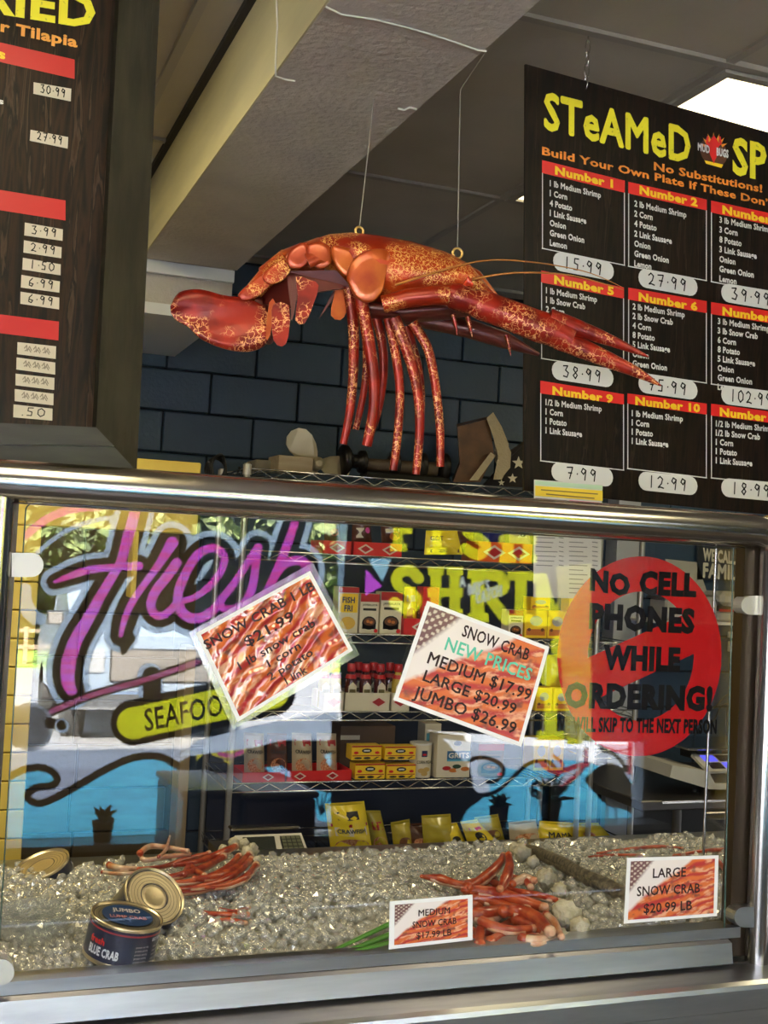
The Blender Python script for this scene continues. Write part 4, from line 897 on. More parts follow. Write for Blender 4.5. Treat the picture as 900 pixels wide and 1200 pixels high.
b=MB(); text(b,LF,'FRIED',(-56,6),(111,33),40,ytm,.035); text(b,LF,'or Tilapia',(-16,33),(90.5,55.5),13,mat('tilapia_orange',(.80,.33,.05),.4),.035); text(b,LF,'s',(-3,67),(6,70),11,mat('header_yellow'),.04,d=.0016); text(b,LF,'s',(-3,121),(4,122.5),7,wht,.03)
b.build('lettering',lb)
lab=mat('tape_label',(.62,.54,.42),.45)
for q,sn in (([(39.3,96.7),(83.3,104.3),(82.7,119),(39,110)],'30·99'),([(35.7,152.3),(79.7,161),(79,174.3),(34.7,165)],'27·99'),([(29,261),(73.5,269),(73,282.3),(28.3,276)],'3·99'),([(28,281.7),(72,290),(71.5,302.7),(27.3,296)],'2·99'),([(26.7,302.3),(71,310),(70.7,322.7),(26,316)],'1·50'),([(25,322.3),(70,330),(69.3,343),(24.3,337)],'6·99'),([(24,342),(69.3,349),(69,362.7),(23.7,356)],'6·99'),
 ([(20.4,401),(65.5,406),(65,420.7),(20,415)],'~~~'),([(19.3,419),(64.6,425),(64.4,439),(19,433)],'~~~'),([(18.2,438),(63.6,443),(63.2,457),(18,451.5)],'~~~'),([(17,456),(62.6,461.5),(62.3,475),(17,470)],'~~~'),([(15.8,474),(61.3,479),(61,493),(15.4,489)],'.50')):
    b=MB(); b.plate([LF.w(x,y,.0016) for x,y in q],LF.n,.0008,lab); o=b.build('price_label',lb)
    q_=MB(); f=.18; x0=q[3][0]*(1-f)+q[2][0]*f; y0=q[3][1]*(1-f)+q[2][1]*f-3; x1=q[2][0]-5; y1=q[2][1]-4
    hand(q_,LF,sn,(x0,y0),(x1,y1),9.5,blk if sn!='~~~' else mat('faded_ink',(.25,.2,.15),.5),1.2,.0022); q_.build('handwriting',o)
# ================================================================== HANGING LOBSTER
LO=Fr(Vector((.36,2.33,EYE+.5)),(.97,-.245,0),(0,0,1),(-.245,-.97,0))
def L(x,y,d=0): return LO.w(x,y,d)     # d toward the viewer
lm=crackle('lobster_shell',(.26,.014,.002),(.46,.048,.004),(.85,.45,.13),105,.085)
lm2=crackle('lobster_leg',(.16,.005,.002),(.32,.014,.004),(.80,.36,.14),80,.07,patch=20)
lpl=mat('lobster_plate',(.50,.11,.012),.28,.35,noise=(16,(.34,.035,.005),(1,1,1),.35,.6),coat=.3,bump=(30,.12,(1,1,1),.003))
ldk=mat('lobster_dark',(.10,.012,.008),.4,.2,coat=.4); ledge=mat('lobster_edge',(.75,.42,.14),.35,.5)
lob=empty('lobster_sculpture',L(440,330),'big orange and red crackle-painted metal lobster hanging on two strings over the case','sculpture')
LZ=lob
def ppm(x,y): return (L(x+1,y)-L(x,y)).length
def sect(x0,y0,x1,y1,w,n=16,pw=1.0):
    """cross-section between top pixel and bottom pixel, w metres half depth"""
    a=L(x0,y0); c=L(x1,y1); mid=(a+c)/2; h=(a-c)/2
    return [mid+h*math.cos(t)+LO.n*w*math.copysign(abs(math.sin(t))**pw,math.sin(t)) for t in [2*math.pi*k/n for k in range(n)]]
# carapace
b=MB(); b.loft([sect(368,281,362,300,.03),sect(385,276,384,316,.055),sect(410,274,412,338,.07),sect(440,277,442,356,.075),sect(480,284,478,364,.072),sect(520,296,518,360,.062),sect(548,310,548,354,.048),sect(566,330,566,356,.03),sect(584,350,583,356,.006)],lm); b.build('carapace',lob)
# rostrum ridge and belly
b=MB(); b.loft([sect(470,284,470,292,.012),sect(530,299,530,312,.018),sect(562,318,562,334,.014),sect(586,348,585,353,.003)],lpl); b.build('rostrum',lob)
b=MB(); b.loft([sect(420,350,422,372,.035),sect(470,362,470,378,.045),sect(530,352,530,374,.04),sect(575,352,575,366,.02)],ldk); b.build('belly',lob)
# side flaps
def flap(pts,mt,d,name,bul=.012):
    P=smooth_pts(pts,4,True); cx=sum(p[0] for p in P)/len(P); cy=sum(p[1] for p in P)/len(P)
    secs=[]
    for s,dd in ((1,0),(.985,.6),(.93,.9),(.6,1),(.05,1.05)): secs.append([L(cx+(p[0]-cx)*s,cy+(p[1]-cy)*s,d+bul*dd) for p in P])
    back=[L(p[0],p[1],d-.002) for p in P]
    b=MB(); b.loft([back]+secs,mt); return b.build(name,lob)
flap([(403,334),(412,312),(432,302),(452,306),(447,335),(444,350),(432,362),(415,358)],lpl,.068,'side_plate',.006)
flap([(386,298),(402,299),(414,305),(410,326),(402,332),(389,318)],lpl,.062,'side_plate',.005)
flap([(357,296),(372,291),(386,298),(386,316),(373,322),(360,312)],lpl,.05,'side_plate',.005)
flap([(279,351),(294,336),(309,326),(317,337),(306,350),(288,358)],lm,.040,'side_plate',.004)
flap([(307,330),(318,317),(333,311),(340,322),(330,335),(315,339)],lm,.045,'side_plate',.004)
flap([(334,311),(342,298),(357,292),(364,306),(354,320),(342,321)],lpl,.05,'side_plate',.004)
# tail rings: overlapping arched shells
def ring(top0,top1,bot0,bot1,w,mt,name='tail_ring'):
    secs=[]
    for f in (0,.33,.66,1):
        tx=top0[0]*(1-f)+top1[0]*f; ty=top0[1]*(1-f)+top1[1]*f; bx=bot0[0]*(1-f)+bot1[0]*f; by=bot0[1]*(1-f)+bot1[1]*f
        a=L(tx,ty); c=L(bx,by); h=a-c; ww=w*(.92+.12*f); sec=[]
        for k in range(11):
            t=math.pi*(k/10-.5); sec.append(c+h*math.cos(t)**.8+LO.n*ww*math.sin(t))
        inner=[c+(p-c)*.93 for p in reversed(sec)]; secs.append(sec+inner)
    b=MB(); b.loft(secs,mt); b.build(name,lob)
ring((372,279),(348,288),(383,312),(362,322),.058,lpl)
ring((352,285),(326,296),(360,318),(340,322),.052,lpl)
ring((330,293),(303,315),(338,320),(314,336),.047,lm)
ring((308,312),(290,334),(318,334),(302,352),.042,lm)
ring((294,330),(278,352),(304,348),(288,359),.036,lm)
# tail fan
def fan(pts,mt,d0,d1,name,th=.006):
    P=smooth_pts(pts,4,True); xs=[p[0] for p in P]; a,c=min(xs),max(xs); n=24; b=MB(); S=[];T_=[]
    def edge(x):
        ys=[]
        for i in range(len(P)):
            (x0,y0),(x1,y1)=P[i],P[(i+1)%len(P)]
            if (x0-x)*(x1-x)<=0 and x0!=x1: ys.append(y0+(y1-y0)*(x-x0)/(x1-x0))
        return min(ys),max(ys)
    for i in range(n+1):
        x=a+.6+(c-a-1.2)*i/n; y0,y1=edge(x); row=[]
        for j in range(9): v=j/8; dd=d0+(d1-d0)*(c-x)/(c-a)+.007*math.sin(math.pi*v)+.005*math.sin(math.pi*2*v+x*.03); row.append(L(x,y0+(y1-y0)*v,dd))
        S.append(row); T_.append([p-LO.n*th for p in row])
    full=[f+list(reversed(g)) for f,g in zip(S,T_)]; b.loft(full,mt); return b.build(name,lob)
fan([(202,366),(212,350),(236,346),(262,352),(290,355),(312,366),(318,392),(310,408),(290,416),(262,413),(236,402),(222,389),(206,380)],lm2,.03,.06,'tail_fin')
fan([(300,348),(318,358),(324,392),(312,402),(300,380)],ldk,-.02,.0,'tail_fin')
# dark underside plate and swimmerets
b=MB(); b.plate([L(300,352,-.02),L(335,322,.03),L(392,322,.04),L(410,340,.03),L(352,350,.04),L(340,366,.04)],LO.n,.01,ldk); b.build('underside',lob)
for pts,mt,d in (([(320,362),(338,364),(337,400),(330,411),(320,404),(318,380)],lm2,.05),([(315,360),(322,360),(316,398),(311,400)],lpl,.045),([(346,330),(362,334),(372,340),(366,362),(356,384),(345,380),(348,352)],lm2,.045),([(342,336),(349,330),(344,372),(340,378)],ldk,.04),([(396,334),(410,338),(406,366),(398,377),(387,372),(390,352)],lpl,.02),([(398,328),(403,332),(378,368),(375,371)],ldk,.0)):
    P=[L(x,y,d) for x,y in smooth_pts(pts,2,True)]; b=MB(); b.plate(P,LO.n,.004,mt); b.build('swimmeret',lob)
# legs: curved tapering straps
def leg(pts,w0,w1,d,mt=lm2):
    P=smooth_pts(pts,5); n=len(P); b=MB(); pp=ppm(460,400); rs=[(w0+(w1-w0)*i/(n-1))*pp/2 for i in range(n)]
    b.tube([L(x,y,d-.02*i/n) for i,(x,y) in enumerate(P)],rs,mt,8,sq=(1.1,.75),up=(1,0,0)); b.build('leg',lob)
leg([(408,340),(413,385),(413,440),(409,485),(402,521)],14,8,.03)
leg([(418,345),(428,395),(435,440),(436,480),(428,524)],15,11,.05)
leg([(437,360),(448,400),(450,440),(443,485),(430,522)],12,7,.0)
leg([(425,350),(432,400),(430,450),(420,500)],10,7,-.04)
leg([(452,378),(461,420),(466,460),(464,510),(459,552)],11,9,.045)
leg([(458,378),(474,415),(486,460),(489,505),(485,557)],15,9,.05)
leg([(478,380),(490,420),(496,460),(494,522)],11,9,-.02)
leg([(482,380),(500,410),(509,450),(515,500),(516,547)],12,9,.02)
# claw arms
b=MB(); P=[L(444,366,.075),L(470,360,.085),L(500,357,.09),L(522,357,.09)]; b.tube(P,[.018,.019,.02,.022],lm,12); b.build('claw_arm',lob)
b=MB(); b.tube([L(516,354,.09),L(524,358,.09),L(534,362,.09),L(548,366,.09)],[.020,.027,.026,.024],lm2,14); b.build('claw_joint',lob)
b=MB(); pp=ppm(600,380); ctr=smooth_pts([(542,364),(560,370),(585,379),(610,389),(635,398),(655,408)],4); n=len(ctr)
rs=[pp*r for r in np.interp(np.linspace(0,1,n),[0,.15,.4,.7,1],[14,17,17,18,15])]
b.tube([L(x,y,.09) for x,y in ctr],rs,lm2,16,sq=(1,.8)); b.build('claw',lob)
def pincer(pts,ws,d):
    P=smooth_pts(pts,4); n=len(P); pp=ppm(680,420); b=MB(); rs=[pp*r for r in np.interp(np.linspace(0,1,n),np.linspace(0,1,len(ws)),ws)]
    b.tube([L(x,y,d) for x,y in P],rs,lm2,10,sq=(1,.7)); b.build('pincer',lob)
pincer([(630,384),(655,392),(685,403),(715,415),(742,427)],[12,10,8,5,.8],.095)
pincer([(640,406),(670,418),(700,431),(730,444),(757,459)],[12,11,9,6,.8],.09)
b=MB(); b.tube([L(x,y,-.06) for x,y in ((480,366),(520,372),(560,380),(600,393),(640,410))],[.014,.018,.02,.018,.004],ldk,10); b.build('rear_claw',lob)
for x,y in ((528,378),(545,380),(590,402)):
    b=MB(); b.tube([L(x,y-6,.03),L(x+3,y+8,.03),L(x+5,y+18,.03)],[.006,.004,.0005],lm2,5); b.build('spine',lob)
b=MB(); b.tube([L(536,345,.075),L(540,340,.085),L(545,345,.08)],[.004,.011,.004],mat('lobster_eye',(.6,.05,.02),.15,coat=1),10); b.build('eye',lob)
am=mat('antenna_gold',(.55,.22,.05),.3,.7)
for pts,d in (([(458,344),(490,334),(530,322),(565,316),(600,317),(640,322),(680,331),(716,347)],.08),([(548,334),(580,328),(615,326),(660,329),(700,339),(722,346)],.05)):
    P=smooth_pts(pts,4); n=len(P); b=MB(); b.tube([L(x,y,d) for x,y in P],[.0028*(1-.8*i/n) for i in range(n)],am,6); b.build('antenna',lob)
for x,y,r in ((421,271,.0085),(536,297,.0105)):
    b=MB(); c=L(x,y); b.tube([c+Vector((r*math.cos(a),0,r*math.sin(a))) for a in [2*math.pi*k/14 for k in range(14)]],.0026,brass,7,closed=True); b.build('hanging_ring',lob)
fish=mat('fishing_line',(.45,.42,.36),.3)
cord('string',[L(421,268),Vector((.80,2.33,BZ-.001))],.0009,fish,'thin string from the beam to the ring behind the lobster head','string',n=4)
cord('string',[L(536,293),Vector((.925,2.16,2.5)),PZ(570,60,BZ)],.0009,fish,'thin string from the beam edge to the right ring of the lobster','string',n=4)
# ================================================================== WIRE SHELVING
SF,SB=4.42,4.86
def zz(r): return EYE+r
def shelf_unit(x0,x1,levels,label,zt,posts=True):
    t=empty('wire_shelf_unit',((x0+x1)/2,SF,0),label,'shelf')
    for lv in levels:
        z=zz(lv); b=MB()
        for zq in (z,z-.034): b.tube([(x0,SF,zq),(x1,SF,zq),(x1,SB,zq),(x0,SB,zq)],.0035,chrome,6,closed=True)
        n=int((x1-x0)/.052); P=[(x0+(x1-x0)*i/n,SF,z-.003 if i%2 else z-.031) for i in range(n+1)]; b.tube(P,.0022,chrome,4)
        n=9; P=[(x0,SF+(SB-SF)*i/n,z-.003 if i%2 else z-.031) for i in range(n+1)]; b.tube(P,.0022,chrome,4)
        for k in range(1,int((x1-x0)/.03)): b.bbox((x0+k*.03-.0015,SF,z-.004),(x0+k*.03+.0015,SB,z-.0005),chrome)
        b.build('wire_shelf',t)
    if x1-x0>1: b=MB(); b.bbox((x0+.02,SB+.012,.3),(x1-.02,SB+.018,zz(-.03)),mat('navy_shade_panel',(.006,.014,.038),.35)); b.build('back_panel',t)  # dark sheet added to stand for the shade behind the shelves
    for x in (x0,x1):
        for y in (SF,SB):
            b=MB(); b.tube([(x,y,0.0),(x,y,zt)],.0125,mat('shelf_post',(.45,.43,.38),.35,.8),10); b.build('post',t)
            b=MB(); b.lathe([(.017,0),(.017,.04)],(x,y,zt-.045),mat('shelf_collar',(.6,.57,.5),.4,.5),10); b.build('collar',t)
    return t
shelf_unit(1.08,2.60,(.305,-.010,-.322,-.630,-.905,-1.19),'wide chrome wire shelving unit of groceries behind the display case, left one',zz(.325))
shelf_unit(2.66,2.87,(-.05,-.33,-.62,-.795,-1.19),'narrow wire shelf at the right end of the grocery shelves, with small spice jars',zz(.2))
# ---- products
def facef(Y): return Fr((0,Y,0),(1,0,0),(0,0,1),(0,-1,0))
SH={0:.305,1:-.010,2:-.322,3:-.630,4:-.905,5:-1.19}
def carton(name,x0,x1,ytop,shelf,label,col,cat='box',Y=SF+.03,depth=.07,deco=None,group=None,ybot=None,zb=None):
    F=facef(Y); z0=(zz(SH[shelf])+.0005) if zb is None else zb; a=F.px(x0,(ytop+(ybot or ytop+50))/2)[0]; c=F.px(x1,(ytop+(ybot or ytop+50))/2)[0]; z1=F.px((x0+x1)/2,ytop)[1]
    t=empty(name,((a+c)/2,Y+depth/2,z0),label,cat,group); b=MB(); b.bev((a,Y,z0),(c,Y+depth,z1),col,.0015); b.build('carton',t)
    if deco: deco(t,F,a,c,z0,z1)
    return t
def rect(b,F,a,c,z0,z1,u0,u1,v0,v1,mt,d=.0008):
    A=a+(c-a)*u0; B=a+(c-a)*u1; P=z0+(z1-z0)*v0; Q=z0+(z1-z0)*v1
    b.add([F.pt(A,P,d),F.pt(B,P,d),F.pt(B,Q,d),F.pt(A,Q,d)],[(0,1,2,3)],mt)
def oval(b,F,a,c,z0,z1,u,v,ru,rv,mt,d=.0012,n=14):
    b.add([F.pt(a+(c-a)*(u+ru*math.cos(t)),z0+(z1-z0)*(v+rv*math.sin(t)),d) for t in [2*math.pi*k/n for k in range(n)]],[tuple(range(n))],mt)
def lab_(b,F,a,c,z0,z1,sn,u0,u1,v,h,mt,bold=.03,d=.0016): textl(b,F,sn,(a+(c-a)*u0,z0+(z1-z0)*v),(a+(c-a)*u1,z0+(z1-z0)*v),(z1-z0)*h,mt,bold,d)
cream=mat('cream_card',(.74,.66,.50),.45); dred=mat('deep_red',(.42,.015,.02),.3); ora=mat('food_orange',(.60,.18,.03),.45); brn=mat('food_brown',(.16,.06,.02),.5); navy=mat('navy_print',(.02,.035,.12),.35)
def d_fry(t,F,*r):
    b=MB(); rect(b,F,*r,0,1,.88,1,dred); rect(b,F,*r,.05,.95,.45,.86,yel); b.build('label_print',t); b=MB(); lab_(b,F,*r,'FISH',.2,.8,.66,.13,navy); lab_(b,F,*r,'FRI',.3,.7,.48,.13,navy); b.build('lettering',t); b=MB(); oval(b,F,*r,.5,.22,.38,.14,mat('gold_food',(.7,.42,.05),.4)); b.build('food_picture',t)
def d_pot(t,F,*r):
    b=MB(); rect(b,F,*r,0,1,.80,1,dred); rect(b,F,*r,.15,.85,.58,.64,black); b.build('label_print',t)
    b=MB(); oval(b,F,*r,.5,.27,.38,.17,black); rect(b,F,*r,.14,.86,.12,.28,black,.0012); oval(b,F,*r,.5,.30,.30,.10,brn,.002); oval(b,F,*r,.42,.31,.08,.04,ora,.0026); oval(b,F,*r,.6,.29,.09,.035,ora,.0026); oval(b,F,*r,.86,.08,.1,.05,red,.0026); b.build('food_picture',t)
    b=MB(); lab_(b,F,*r,'JAMBALAYA',.1,.9,.70,.055,black,.02); b.build('lettering',t)
carton('soup_mix_box',396,420,688,2,'fish fry mix box with a yellow front, left end of the second shelf',cream,deco=d_fry,ybot=740)
carton('soup_mix_box',422,444,696,2,'cream rice mix box with a pot picture, beside the fish fry box',cream,deco=d_pot,ybot=742)
carton('soup_mix_box',446,471,694,2,'cream rice mix box with a pot picture, right twin beside a slim yellow bag',cream,deco=d_pot,ybot=742)
# yellow-red crab boil boxes, 2 x 2
def d_boil(t,F,*r):
    b=MB(); rect(b,F,*r,0,1,.90,1,dred); rect(b,F,*r,.03,.97,.28,.34,dred,.001); oval(b,F,*r,.5,.66,.17,.16,black); b.build('label_print',t)
    b=MB(); oval(b,F,*r,.15,.52,.08,.10,red); oval(b,F,*r,.85,.52,.08,.10,red); oval(b,F,*r,.22,.15,.13,.07,black,.0014); oval(b,F,*r,.52,.15,.12,.08,black,.0014); b.add([F.pt(r[0]+(r[1]-r[0])*u,r[2]+(r[3]-r[2])*v,.0014) for u,v in ((.72,.08),(.78,.06),(.92,.22),(.86,.24))],[(0,1,2,3)],black); b.build('food_picture',t)
    b=MB(); rect(b,F,*r,.40,.60,.61,.71,white,.002); b.build('lettering',t)
for x0,x1,yt,yb,zb_,lbx in ((412,447,874,896,1,'upper left'),(451,487,875,897,1,'upper right'),(416,451,895,918,0,'lower left'),(453,487,896,918,0,'lower right')):
    F=facef(SF+.03); z0=zz(SH[4])+.0005+(F.px(430,896)[1]-F.px(430,918)[1]+.0015 if zb_ else 0)
    carton('seasoning_box',x0,x1,yt,4,'small yellow and red seafood boil box, %s of the four stacked'%lbx,yel,deco=d_boil,ybot=yb,zb=z0,group=None)
# canister and grits
F=facef(SF+.03); a=F.px(486,890)[0]; c=F.px(510,890)[0]; z1=F.px(498,872)[1]; t=empty('cornmeal_canister',((a+c)/2,SF+.08,zz(SH[4])),'cream corn meal canister right of the yellow boil boxes','canister')
r=(c-a)/2; b=MB(); b.lathe([(r,0),(r,z1-zz(SH[4])-.006)],((a+c)/2,SF+.08,zz(SH[4])+.0005),cream,24); b.build('canister',t)
b=MB(); b.lathe([(r*1.03,0),(r*1.03,.006)],((a+c)/2,SF+.08,z1-.0065),white,24); b.build('lid',t)
F=facef(SF+.08-r-.001); q=(a,c,zz(SH[4]),z1); b=MB(); rect(b,F,*q,.35,.62,.62,.80,navy); rect(b,F,*q,.40,.57,.66,.71,red,.0015); b.build('label_print',t); b=MB(); lab_(b,F,*q,'CORN MEAL',.12,.88,.43,.09,black,.02); b.build('lettering',t)
b=MB(); [oval(b,F,*q,u,v,.16,.07,mat('corn_gold',(.55,.36,.10),.4),.0012+k*.0004) for k,(u,v) in enumerate(((.35,.22),(.6,.25),(.5,.13)))]; b.build('food_picture',t)
def d_grits(t,F,*r):
    b=MB(); rect(b,F,*r,.30,1,.42,.62,mat('teal_print',(.02,.13,.30),.4)); rect(b,F,*r,.3,1,.38,.42,mat('cyan_print',(.1,.4,.55),.4)); oval(b,F,*r,.6,.80,.12,.06,black); b.build('label_print',t)
    b=MB(); lab_(b,F,*r,'GRITS',.34,.96,.46,.12,white,.03); b.build('lettering',t); b=MB(); [oval(b,F,*r,u,v,.13,.05,m_,.0012+k*.0003) for k,(u,v,m_) in enumerate(((.3,.22,dred),(.5,.17,ora),(.7,.18,cream),(.6,.26,leafm),(.85,.2,ora)))]; b.build('food_picture',t)
carton('grits_box',512,551,861,4,'large cream grits box with a blue band, right of the canister',cream,deco=d_grits,ybot=917,depth=.09)
carton('grits_box',497,516,848,4,'cream box standing behind the canister and grits box',cream,ybot=910,Y=SF+.16,depth=.08,deco=lambda t,F,*r:(lambda b:(rect(b,F,*r,.1,.5,.3,.8,mat('cyan_print')),b.build('label_print',t)))(MB()))
carton('cardboard_box',398,462,851,4,'plain brown cardboard box behind the yellow boil boxes',mat('cardboard',(.11,.06,.03),.7),ybot=915,Y=SF+.2,depth=.12,deco=lambda t,F,*r:(lambda b:(rect(b,F,*r,.0,.35,.70,.80,cream),b.build('tape',t)))(MB()))
# red display trays
def tray(x0,x1,ytop,shelf,label,col,diam,ybot=None,zb=None,Y=SF+.012):
    F=facef(Y); ym_=(ytop+(ybot or ytop+15))/2; a=F.px(x0,ym_)[0]; c=F.px(x1,ym_)[0]; z0=zz(SH[shelf])+.0005 if zb is None else zb; z1=F.px((x0+x1)/2,ytop)[1]
    t=empty('display_tray',((a+c)/2,Y+.09,z0),label,'tray'); b=MB(); th=.002
    b.bbox((a,Y,z0),(c,Y+th,z1),col); b.bbox((a,Y+.16,z0),(c,Y+.16+th,z1),col); b.bbox((a,Y,z0),(a+th,Y+.16,z1),col); b.bbox((c-th,Y,z0),(c,Y+.16,z1),col); b.bbox((a,Y,z0),(c,Y+.16,z0+th),col); b.build('tray',t)
    b=MB(); h=(z1-z0)*.36
    for u in diam: x=a+(c-a)*u; zc=(z0+z1)/2; b.add([F.pt(x-h*1.7,zc,.001),F.pt(x,zc-h,.001),F.pt(x+h*1.7,zc,.001),F.pt(x,zc+h,.001)],[(0,1,2,3)],mat('pale_print',(.75,.6,.5),.4)); b.add([F.pt(x-h*1.1,zc,.0016),F.pt(x,zc-h*.65,.0016),F.pt(x+h*1.1,zc,.0016),F.pt(x,zc+h*.65,.0016)],[(0,1,2,3)],dred)
    b.build('diamond_print',t); return t
tray(378,412,634,1,'red card tray with a pale diamond, left end of the top inner shelf',red,(.5,))
tray(414,471,636,1,'red card tray with two pale diamonds under the brown pouches',red,(.25,.75))
tray(560,624,636,1,'red card tray with two diamonds at the right of the top inner shelf',mat('tray_orange',(.75,.10,.01),.35),(.3,.75))
tray(473,507,725,2,'red card tray with a diamond, holding the yellow bag on the second shelf',red,(.6,))
tray(380,403,812,3,'red and cream tray with a diamond under the mustard bottle',cream,(.5,))
tray(404,457,812,3,'red and cream tray under the row of dark red sauce bottles',cream,(.75,))
tray(459,480,812,3,'cream tray at the right end of the sauce bottles',cream,(.5,))
tray(284,334,905,4,'red tray, left one under the seafood mix pouches',red,(.6,)); tray(336,412,903,4,'long red tray, right one under the seafood mix pouches',red,(.2,.7))
for x0,x1 in ((380,403),(404,457),(459,480)):
    pass
# pouches and bags: puffy pillows
def pouch(name,corn,shelf,label,col,Y=SF+.06,th=.03,deco=None,cat='bag',zb=None,ext=()):
    """corn: TL TR BR BL pixels"""
    F=facef(Y); P=[Vector(F.px(*c)) for c in corn]; nx_,ny_=11,13
    if zb is None: zb=zz(SH[shelf])+.001
    dz=zb-min(p.y for p in P); 
    def at(u,v): 
        p=(P[3]*(1-u)+P[2]*u)*(1-v)+(P[0]*(1-u)+P[1]*u)*v; return p
    t=empty(name,(F.pt(*at(.5,0)).x,Y,zb),label,cat); b=MB()
    def hgt(u,v): return th*(max(0,math.sin(math.pi*u))**.55)*(max(0,math.sin(math.pi*min(1,v*.93+.03)))**.5)*(1+.10*math.sin(9*u+5*v)+.08*math.sin(17*v+3*u))
    front=[F.pt(*at(i/(nx_-1),j/(ny_-1)),hgt(i/(nx_-1),j/(ny_-1))) for j in range(ny_) for i in range(nx_)]
    back=[F.pt(*at(i/(nx_-1),j/(ny_-1)),-.8*hgt(i/(nx_-1),j/(ny_-1))) for j in range(ny_) for i in range(nx_)]
    fs=[(j*nx_+i,j*nx_+i+1,(j+1)*nx_+i+1,(j+1)*nx_+i) for j in range(ny_-1) for i in range(nx_-1)]
    b.add(front,fs,col,True); b.add(back,[tuple(reversed(f)) for f in fs],col,True)
    s0,s1=at(0,1),at(1,1); up=(s0-at(0,0)).normalized()*.008; b.plate([F.pt(*s0,.001),F.pt(*s1,.001),F.pt(*(s1+up),.001),F.pt(*(s0+up),.001)],F.n,.002,col); b.build('pouch',t)
    if deco:
        b=MB()
        for dd in deco:
            if dd[0]=='o': _,u,v,ru,rv,m_=dd[:6]; k=14; pts=[(u+ru*math.cos(q),v+rv*math.sin(q)) for q in [2*math.pi*i/k for i in range(k)]]
            elif dd[0]=='r': _,u0,u1,v0,v1,m_=dd; pts=[(u0,v0),((u0+u1)/2,v0),(u1,v0),(u1,v1),((u0+u1)/2,v1),(u0,v1)]
            else: continue
            if dd[0] in 'or':
                cu=sum(p[0] for p in pts)/len(pts); cv=sum(p[1] for p in pts)/len(pts); b.add([F.pt(*at(*p),hgt(*p)+.0012) for p in pts]+[F.pt(*at(cu,cv),hgt(cu,cv)+.0015)],[(i,(i+1)%len(pts),len(pts)) for i in range(len(pts))],m_)
        if b.v: b.build('print',t)
        b=MB()
        for dd in deco:
            if dd[0]=='t':
                _,sn,u0,u1,v0,h,m_=dd; vv,ff=glyph(sn,.03); x0=vv[:,0].min(); x1=vv[:,0].max(); ww=[]
                for q in vv: u=u0+(u1-u0)*(q[0]-x0)/(x1-x0); v=v0+h*q[1]/CAP; ww.append(F.pt(*at(u,v),hgt(u,v)+.0045))
                b.add(ww,ff,m_)
        if b.v: b.build('lettering',t)
    return t
yb=mat('yellow_bag',(.92,.70,.03),.22,coat=.6); bb_=mat('brown_bag',(.10,.035,.02),.25,coat=.5); crm=mat('cream_bag',(.55,.45,.30),.25,coat=.5); gb=mat('green_gold_bag',(.50,.40,.03),.25,coat=.5)
shr=mat('shrimp_print',(.50,.13,.03),.35,noise=(160,(.75,.42,.22),(1,1,1),.4,.6))
pouch('snack_pouch',[(413,607),(434,607),(436,636),(412,636)],1,'brown foil pouch with a pink mark in the left of the diamond trays',bb_,Y=SF+.09,deco=[('o',.7,.5,.15,.12,mat('magenta_print',(.7,.05,.4),.4)),('r',.15,.5,.2,.6,cream)])
pouch('snack_pouch',[(446,610),(469,609),(470,636),(447,636)],1,'brown foil pouch with a cream band, right of the pink-marked pouch',bb_,Y=SF+.09,deco=[('r',.15,.85,.45,.62,cream),('o',.6,.3,.28,.2,ora)])
pouch('snack_pouch',[(380,614),(398,612),(400,634),(380,635)],1,'dark pouch at the left end of the top inner shelf',bb_,Y=SF+.09,deco=[('o',.5,.5,.25,.2,dred)])
pouch('seasoning_bag',[(499,624),(536,624),(542,650),(497,650)],1,'yellow bag with dark print on the top inner shelf, left of the orange tray',yb,Y=SF+.05,deco=[('r',.12,.9,.1,.25,brn),('t','GOT',.1,.45,.65,.2,brn)])
pouch('seasoning_bag',[(515,612),(556,612),(556,648),(518,648)],1,'dark brown bag behind the yellow bag on the top inner shelf',bb_,Y=SF+.16)
pouch('snack_pouch',[(566,604),(590,606),(592,636),(566,636)],1,'dark blue pouch in the orange tray',mat('blue_bag',(.02,.03,.20),.25,coat=.5),Y=SF+.09)
pouch('snack_pouch',[(596,606),(620,608),(622,640),(597,640)],1,'cream and red pouch at the right of the orange tray',crm,Y=SF+.09,deco=[('r',.1,.9,.7,.88,red),('r',.3,.7,.3,.5,white),('o',.5,.42,.12,.1,black)])
pouch('fry_mix_bag',[(474,690),(487,690),(489,738),(472,738)],2,'slim yellow bag right of the rice mix boxes',yb,Y=SF+.07,th=.02,deco=[('o',.5,.35,.35,.2,ora),('r',.15,.85,.7,.85,cream)])
# dark bottle, red box
t=empty('sauce_bottle',facef(SF+.07).pt(facef(SF+.07).px(492,742)[0],zz(SH[2])),'tall dark brown bottle right of the slim yellow bag','bottle')
o_=ORG[t.name]; b=MB(); b.lathe([(.020,0),(.022,.01),(.022,.09),(.010,.125),(.009,.15)],o_+Vector((0,0,.001)),mat('brown_glass',(.08,.02,.01),.12,coat=1),16); b.build('bottle',t); b=MB(); b.lathe([(.011,0),(.011,.018)],o_+Vector((0,0,.15)),black,12); b.build('cap',t)
carton('rice_box',495,514,688,2,'red and white box behind the tilted new prices sheet',red,ybot=740,deco=lambda t,F,*r:(lambda b:(rect(b,F,*r,.1,.9,.25,.6,cream),oval(b,F,*r,.5,.42,.25,.12,ora,.0014),b.build('label_print',t)))(MB()))
